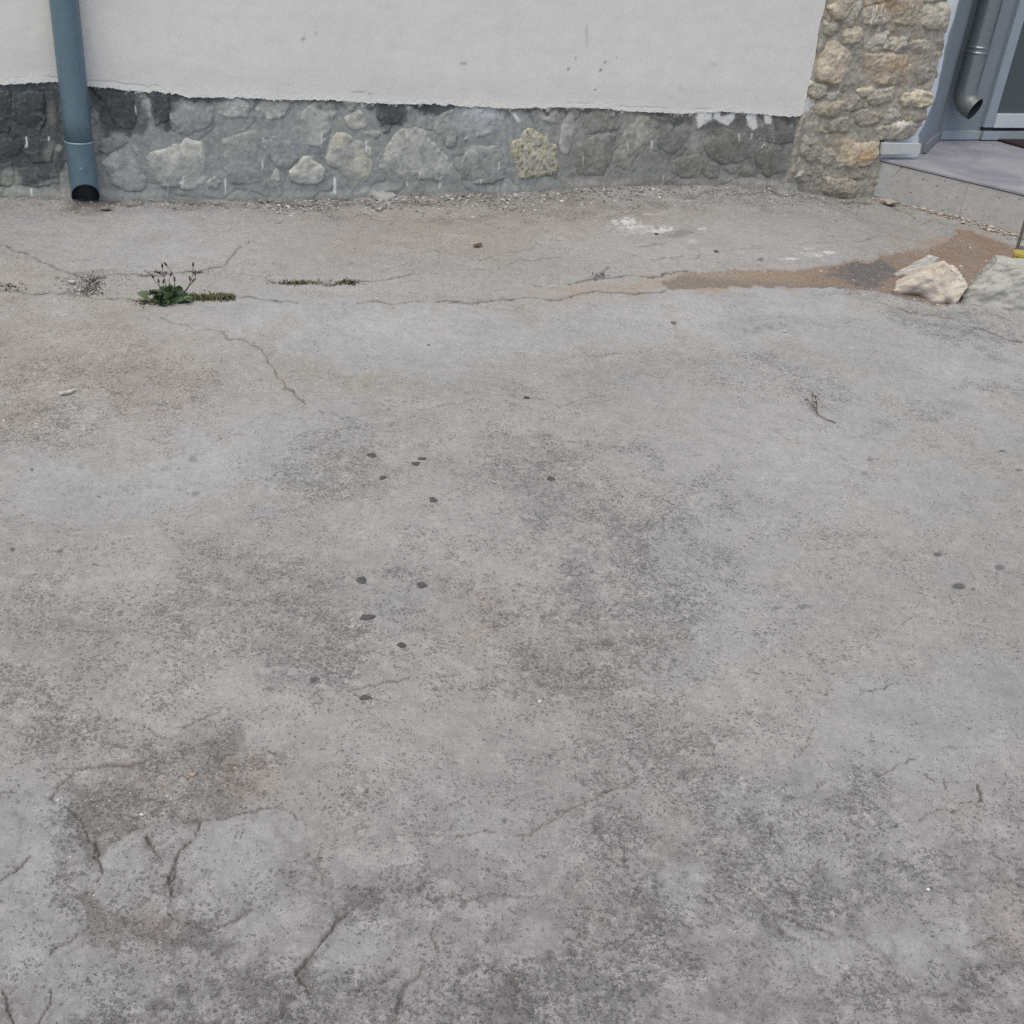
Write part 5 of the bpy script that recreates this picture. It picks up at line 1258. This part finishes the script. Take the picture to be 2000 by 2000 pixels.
# loose chips and grit
def chips(name, pts, sizes, cols, seed, mat, label, cat, flat=.55):
    t = (1 + 5 ** .5) / 2
    ico = np.array([(-1, t, 0), (1, t, 0), (-1, -t, 0), (1, -t, 0), (0, -1, t), (0, 1, t), (0, -1, -t), (0, 1, -t), (t, 0, -1), (t, 0, 1), (-t, 0, -1), (-t, 0, 1)]) / 1.9
    fi = np.array([(0, 11, 5), (0, 5, 1), (0, 1, 7), (0, 7, 10), (0, 10, 11), (1, 5, 9), (5, 11, 4), (11, 10, 2), (10, 7, 6), (7, 1, 8), (3, 9, 4), (3, 4, 2), (3, 2, 6), (3, 6, 8), (3, 8, 9), (4, 9, 5), (2, 4, 11), (6, 2, 10), (8, 6, 7), (9, 8, 1)])
    rr = np.random.default_rng(seed); n = len(pts)
    sc = np.asarray(sizes)[:, None, None] * rr.uniform(.55, 1.25, (n, 12, 1)) * np.stack([rr.uniform(.7, 1.3, n), rr.uniform(.7, 1.3, n), np.full(n, flat)], 1)[:, None, :]
    v = ico[None] * sc
    a = rr.uniform(0, 6.28, n); ca, sa = np.cos(a)[:, None], np.sin(a)[:, None]
    vx = v[..., 0] * ca - v[..., 1] * sa; vy = v[..., 0] * sa + v[..., 1] * ca
    v = np.stack([vx, vy, v[..., 2]], -1) + np.asarray(pts)[:, None, :] + np.array([0, 0, 1.0]) * (np.asarray(sizes) * flat * .35)[:, None, None]
    f = (fi[None] + 12 * np.arange(n)[:, None, None]).reshape(-1, 3)
    c = np.repeat(np.asarray(cols)[:, None, :], 12, 1).reshape(-1, 3)
    tag(link(name, np_mesh(name, v.reshape(-1, 3), f, mat, c, smooth=False)), label, cat, kind='stuff')

rr = np.random.default_rng(5)
pts, szs, cls = [], [], []
GREY = [(160, 160, 157), (142, 140, 136), (178, 177, 173), (120, 118, 114), (204, 203, 198), (152, 148, 142)]
def scatter(n, fx, fy, smin, smax, pal, wall=False):
    for _ in range(n):
        x, y = fx(), fy()
        q = gpt(x, y)
        s_, t_ = to_st(q)
        if t_ < .004 and s_ < 2.1: continue
        q[2] = surf_z(q[0], q[1]); pts.append(q); szs.append(rr.uniform(smin, smax) ** 1.0 * (.6 + .4 * rr.random())); cls.append(gc(*pal[rr.integers(len(pal))]) * rr.uniform(.8, 1.15))
basey = lambda x: np.interp(x, [0, 300, 500, 650, 800, 1000, 1250, 1500, 1640, 1697], [384, 390, 393, 389, 381, 376, 363, 363, 391, 390])
for n, x0, x1, spread, smin, smax in ((150, 270, 520, 9, .003, .008), (640, 500, 1010, 20, .003, .012), (480, 950, 1300, 22, .003, .011), (460, 1240, 1700, 18, .003, .010), (70, 0, 260, 25, .003, .007)):
    for _ in range(n):
        x = rr.uniform(x0, x1); y = basey(x) + 3 + abs(rr.normal()) * spread * .75
        scatter(1, lambda: x, lambda: y, smin, smax, GREY)
scatter(200, lambda: rr.normal(1790, 95), lambda: 400 + 0, .002, .004, GREY)
scatter(45, lambda: rr.uniform(0, 560), lambda: rr.uniform(405, 470), .002, .005, [(190, 190, 186), (206, 206, 202), (160, 158, 154)])
scatter(150, lambda: rr.normal(900, 220), lambda: rr.normal(440, 22), .0015, .004, GREY)
scatter(90, lambda: rr.normal(165, 30), lambda: rr.normal(562, 9), .002, .007, GREY)
scatter(140, lambda: rr.normal(80, 60), lambda: rr.normal(840, 18), .0015, .004, GREY)
scatter(160, lambda: rr.normal(200, 130), lambda: rr.normal(770, 50), .0012, .003, GREY + [(164, 140, 126)])
scatter(80, lambda: rr.uniform(1650, 2000), lambda: rr.normal(578, 12) , .002, .006, GREY)
scatter(170, lambda: rr.normal(360, 110), lambda: rr.normal(1530, 45), .0010, .0032, [(170, 160, 150), (150, 146, 142), (190, 186, 180), (120, 116, 112)])
scatter(60, lambda: rr.normal(180, 40), lambda: rr.normal(1690, 60), .0010, .0026, [(176, 168, 160), (150, 146, 142), (190, 186, 182)])
chips('gravel', pts, szs, cls, 21, M['chip'], 'grey chips and grit strewn along the foot of the plinth and in the cracks', 'gravel')
pts, szs, cls = [], [], []
for _ in range(900):
    x, y = rr.uniform(1560, 2040), rr.uniform(455, 600)
    q = gpt(x, y)
    if poly_sdf(np.array([q[0]]), np.array([q[1]]), soilw)[0] < .01: continue
    if x < 1780 and rr.random() < .72: continue
    q[2] -= .008; pts.append(q); szs.append(rr.uniform(.0025, .0085) * (1 if rr.random() < .25 else .6)); cls.append(gc(*[(196, 176, 160), (170, 148, 130), (140, 118, 102), (206, 194, 180)][rr.integers(4)]))
chips('soil_grit', pts, szs, cls, 22, M['chip'], 'small pinkish stones scattered on the bare soil', 'gravel')
# mortar rubble under the riser
pts, szs, cls = [], [], []
for _ in range(420):
    f = rr.random() ** .8 * 1.25; q = S3(f, 0, .012 + abs(rr.normal()) * .045); q[2] = gheight(q[0], q[1]) + .002
    pts.append(q); szs.append(rr.uniform(.004, .018) * (1 if rr.random() < .3 else .55)); cls.append(gc(*[(176, 168, 160), (160, 152, 146), (190, 182, 172), (140, 132, 126)][rr.integers(4)]))
chips('mortar_rubble', pts, szs, cls, 23, M['chip'], 'crumbled pale mortar along the foot of the porch riser', 'rubble', .5)

# ================================================================== PLANTS
weed = empty('weed_plant', gpt(330, 590))
tag(weed, 'green weed with tall bud stalks growing from a crack left of centre', 'plant')
wb = gpt(330, 590); wr, wa = view_basis(wb); wk = px2m(wb)
def leaf_mesh(seed, L=1.0, wd=.36):
    rr = np.random.default_rng(seed); nu, nvv = 11, 5
    u = np.linspace(0, 1, nu); prof = np.sin(np.pi * u ** .72) ** .75 * wd * (1 + .13 * np.sin(u * 13 + rr.uniform(0, 6))) ; prof[0] = .035; prof[1] = .05; prof[-1] = .03
    cur = .55 * u - .75 * u ** 2
    v_ = []
    for i in range(nu):
        for j in np.linspace(-1, 1, nvv):
            v_.append((u[i] * L, j * prof[i], cur[i] * L * .6 + .20 * prof[i] * abs(j) ** 1.3 + .02 * math.sin(9 * u[i] + 4 * j)))
    me = np_mesh('leaf', np.array(v_), grid_faces(nu, nvv), M['leaf'])
    return me
LM = [leaf_mesh(i, 1.0, w_) for i, w_ in enumerate((.40, .46, .36, .42))]
rr = np.random.default_rng(3)
def add_leaf(base, az_, pit, L, roll=0.0):
    o = bpy.data.objects.new('leaf', LM[rr.integers(4)]); COL.objects.link(o); o.parent = weed
    xd = wr * math.cos(az_) * math.cos(pit) + wa * math.sin(az_) * math.cos(pit) + Zu * math.sin(pit)
    yd = np.cross(Zu, xd); yd /= np.linalg.norm(yd); zd = np.cross(xd, yd)
    yd, zd = yd * math.cos(roll) + zd * math.sin(roll), zd * math.cos(roll) - yd * math.sin(roll)
    mtx = Matrix([[xd[i] * L, yd[i] * L, zd[i] * L, base[i] - wb[i]] for i in range(3)] + [[0, 0, 0, 1]])
    o.matrix_local = mtx
for i in range(84):
    az_ = rr.uniform(0, 2 * math.pi); pit = rr.uniform(.25, 1.45); L = rr.uniform(12, 25) * wk
    if pit < .5: L *= .95
    base = wb + wr * rr.normal(0, 15) * wk + wa * rr.normal(0, 9) * wk + Zu * rr.uniform(.001, .030)
    add_leaf(base, az_, pit, L, rr.normal(0, .45))
for i in range(10):
    base = wb + wr * rr.uniform(-30, 32) * wk - wa * rr.uniform(0, .03) + Zu * .001
    add_leaf(base, rr.uniform(math.pi * 1.1, math.pi * 1.9), rr.uniform(.05, .5), rr.uniform(12, 20) * wk, rr.normal(0, .4))
ST = [([(332, 585), (316, 562), (304, 552), (299, 542)], 1), ([(322, 585), (325, 560), (318, 530), (317, 521)], 1), ([(335, 588), (342, 550), (336, 532), (325, 518)], 1), ([(336, 590), (342, 570), (341, 548)], 1), ([(342, 590), (368, 560), (376, 540), (377, 519)], 1), ([(345, 588), (366, 565), (372, 552), (371, 546)], 1),
      ([(345, 588), (366, 562), (376, 550)], 1), ([(330, 585), (312, 562), (310, 551)], 1), ([(338, 590), (331, 565), (330, 545), (333, 538)], 1), ([(366, 562), (382, 545), (381, 537)], 1), ([(325, 580), (318, 562), (319, 552)], 1)]
for i, (pl, bud) in enumerate(ST):
    dpt = rr.uniform(-.02, .03)
    P3 = [on_plane(p, wb + wa * dpt * (j / len(pl)), wa) for j, p in enumerate(pl)]
    P3[0][2] = max(P3[0][2], wb[2])
    tt = np.linspace(0, len(P3) - 1, 9); P3 = np.array([[np.interp(t, range(len(P3)), [q[c] for q in P3]) for c in range(3)] for t in tt])
    v_, f_ = tube_np(P3, np.linspace(.0016, .0009, len(P3)), 6)
    link('stem', np_mesh('stem', v_, f_, M['stem']), weed)
    d_ = P3[-1] - P3[-2]; d_ /= np.linalg.norm(d_); e_ = P3[-1]
    v_, f_ = tube_np([e_ - d_ * .004, e_ - d_ * .001, e_ + d_ * .005, e_ + d_ * .010, e_ + d_ * .014], [.0008, .0030, .0036, .0026, .0006], 8)
    link('bud', np_mesh('bud', v_, f_, M['bud']), weed)

def blades(name, area, n, hmin, hmax, cols, label, cat, seed):
    """low tufts: many narrow bent blades in one mesh"""
    rr = np.random.default_rng(seed); V_, F_, C_ = [], [], []
    for i in range(n):
        x, y = area(rr); b = gpt(x, y); b[2] = surf_z(b[0], b[1]) - .002
        a = rr.uniform(0, 6.28); h = rr.uniform(hmin, hmax); l = np.array([math.cos(a), math.sin(a), 0]); wv = np.array([-l[1], l[0], 0]) * rr.uniform(.001, .003)
        le = rr.uniform(.2, 1.3) * h
        k = len(V_)
        V_ += [b - wv, b + wv, b + l * le * .35 + Zu * h * .6 + wv * .9, b + l * le * .35 + Zu * h * .6 - wv * .9, b + l * le + Zu * h + wv * .2, b + l * le + Zu * h - wv * .2]
        F_ += [(k, k + 1, k + 2, k + 3), (k + 3, k + 2, k + 4, k + 5)]
        c = np.asarray(cols[rr.integers(len(cols))]) * rr.uniform(.7, 1.25); C_ += [c] * 6
    tag(link(name, np_mesh(name, np.array(V_), np.array(F_), M['moss'], np.array(C_), smooth=False)), label, cat, kind='stuff')
GRN = [(.095, .115, .055), (.13, .135, .07), (.08, .105, .05), (.15, .14, .08)]
DRY = [(.13, .125, .065), (.10, .105, .06), (.16, .145, .08), (.08, .08, .05)]
blades('moss', lambda r: (r.uniform(350, 458), 581 + r.normal(0, 3.2) + (0 if r.random() > .3 else 3)), 1500, .003, .012, GRN, 'low olive moss filling the joint right of the green weed', 'moss', 31)
blades('moss', lambda r: (r.normal(292, 13), 589 + r.normal(0, 4)), 300, .002, .009, GRN, 'little cushion of moss at the left foot of the green weed', 'moss', 34)
blades('dry_grass', lambda r: (r.choice([r.normal(580, 18), r.uniform(545, 700), r.normal(680, 10)]), 553 + r.normal(0, 2.2)), 520, .003, .013, DRY, 'dry brownish plants in the crack right of the green weed', 'grass', 32)
blades('plant_litter', lambda r: (r.choice([r.normal(175, 16), r.normal(182, 10)]), r.choice([r.normal(565, 7), r.normal(548, 5)])), 420, .002, .008, [(.10, .085, .07), (.07, .06, .05), (.16, .14, .12)], 'dry plant litter at the junction of cracks on the left', 'litter', 33)
blades('dry_grass', lambda r: (r.choice([r.normal(305, 12), r.normal(385, 10)]), 532 + r.normal(0, 1.6)), 160, .002, .008, [(.08, .075, .06), (.06, .055, .045)], 'dark dry plants in the thin crack behind the green weed', 'grass', 35)
blades('dry_grass', lambda r: (r.normal(1172, 9), 538 + r.normal(0, 2.5)), 90, .002, .008, [(.09, .08, .07), (.06, .055, .045)], 'dark dry tuft in the crack right of centre, near the soil strip', 'grass', 36)
blades('plant_litter', lambda r: (r.normal(15, 16), r.normal(561, 5)), 120, .002, .008, [(.08, .07, .06), (.06, .055, .045)], 'dark litter in the crack at the left edge', 'litter', 37)
# dry sprig
tw = empty('dry_sprig', gpt(1595, 815)); tag(tw, 'dry brown sprig with round seed heads lying on the pale concrete at the right', 'sprig')
def sprig(pl, r0, r1):
    P3 = np.array([gpt(x, y, .004 + dz_) for x, y, dz_ in pl]); v_, f_ = tube_np(P3, np.linspace(r0, r1, len(P3)), 6)
    link('stem', np_mesh('stem', v_, f_, M['dry']), tw); return P3[-1]
for pl in ([(1632, 828, 0), (1612, 822, .002), (1597, 816, .006), (1588, 806, .012), (1580, 796, .014), (1573, 791, .014)], [(1595, 815, .006), (1592, 806, .018), (1589, 800, .022)], [(1590, 809, .01), (1584, 797, .02), (1583, 786, .022)], [(1594, 812, .006), (1592, 800, .02), (1588, 790, .024)]):
    e = sprig(pl, .0015, .001)
    link('seed_head', lump(e - Zu * .003, .006, .006, .004, int(e[0] * 1e4) % 9999, gc(92, 80, 76), 'seed_head'), tw)
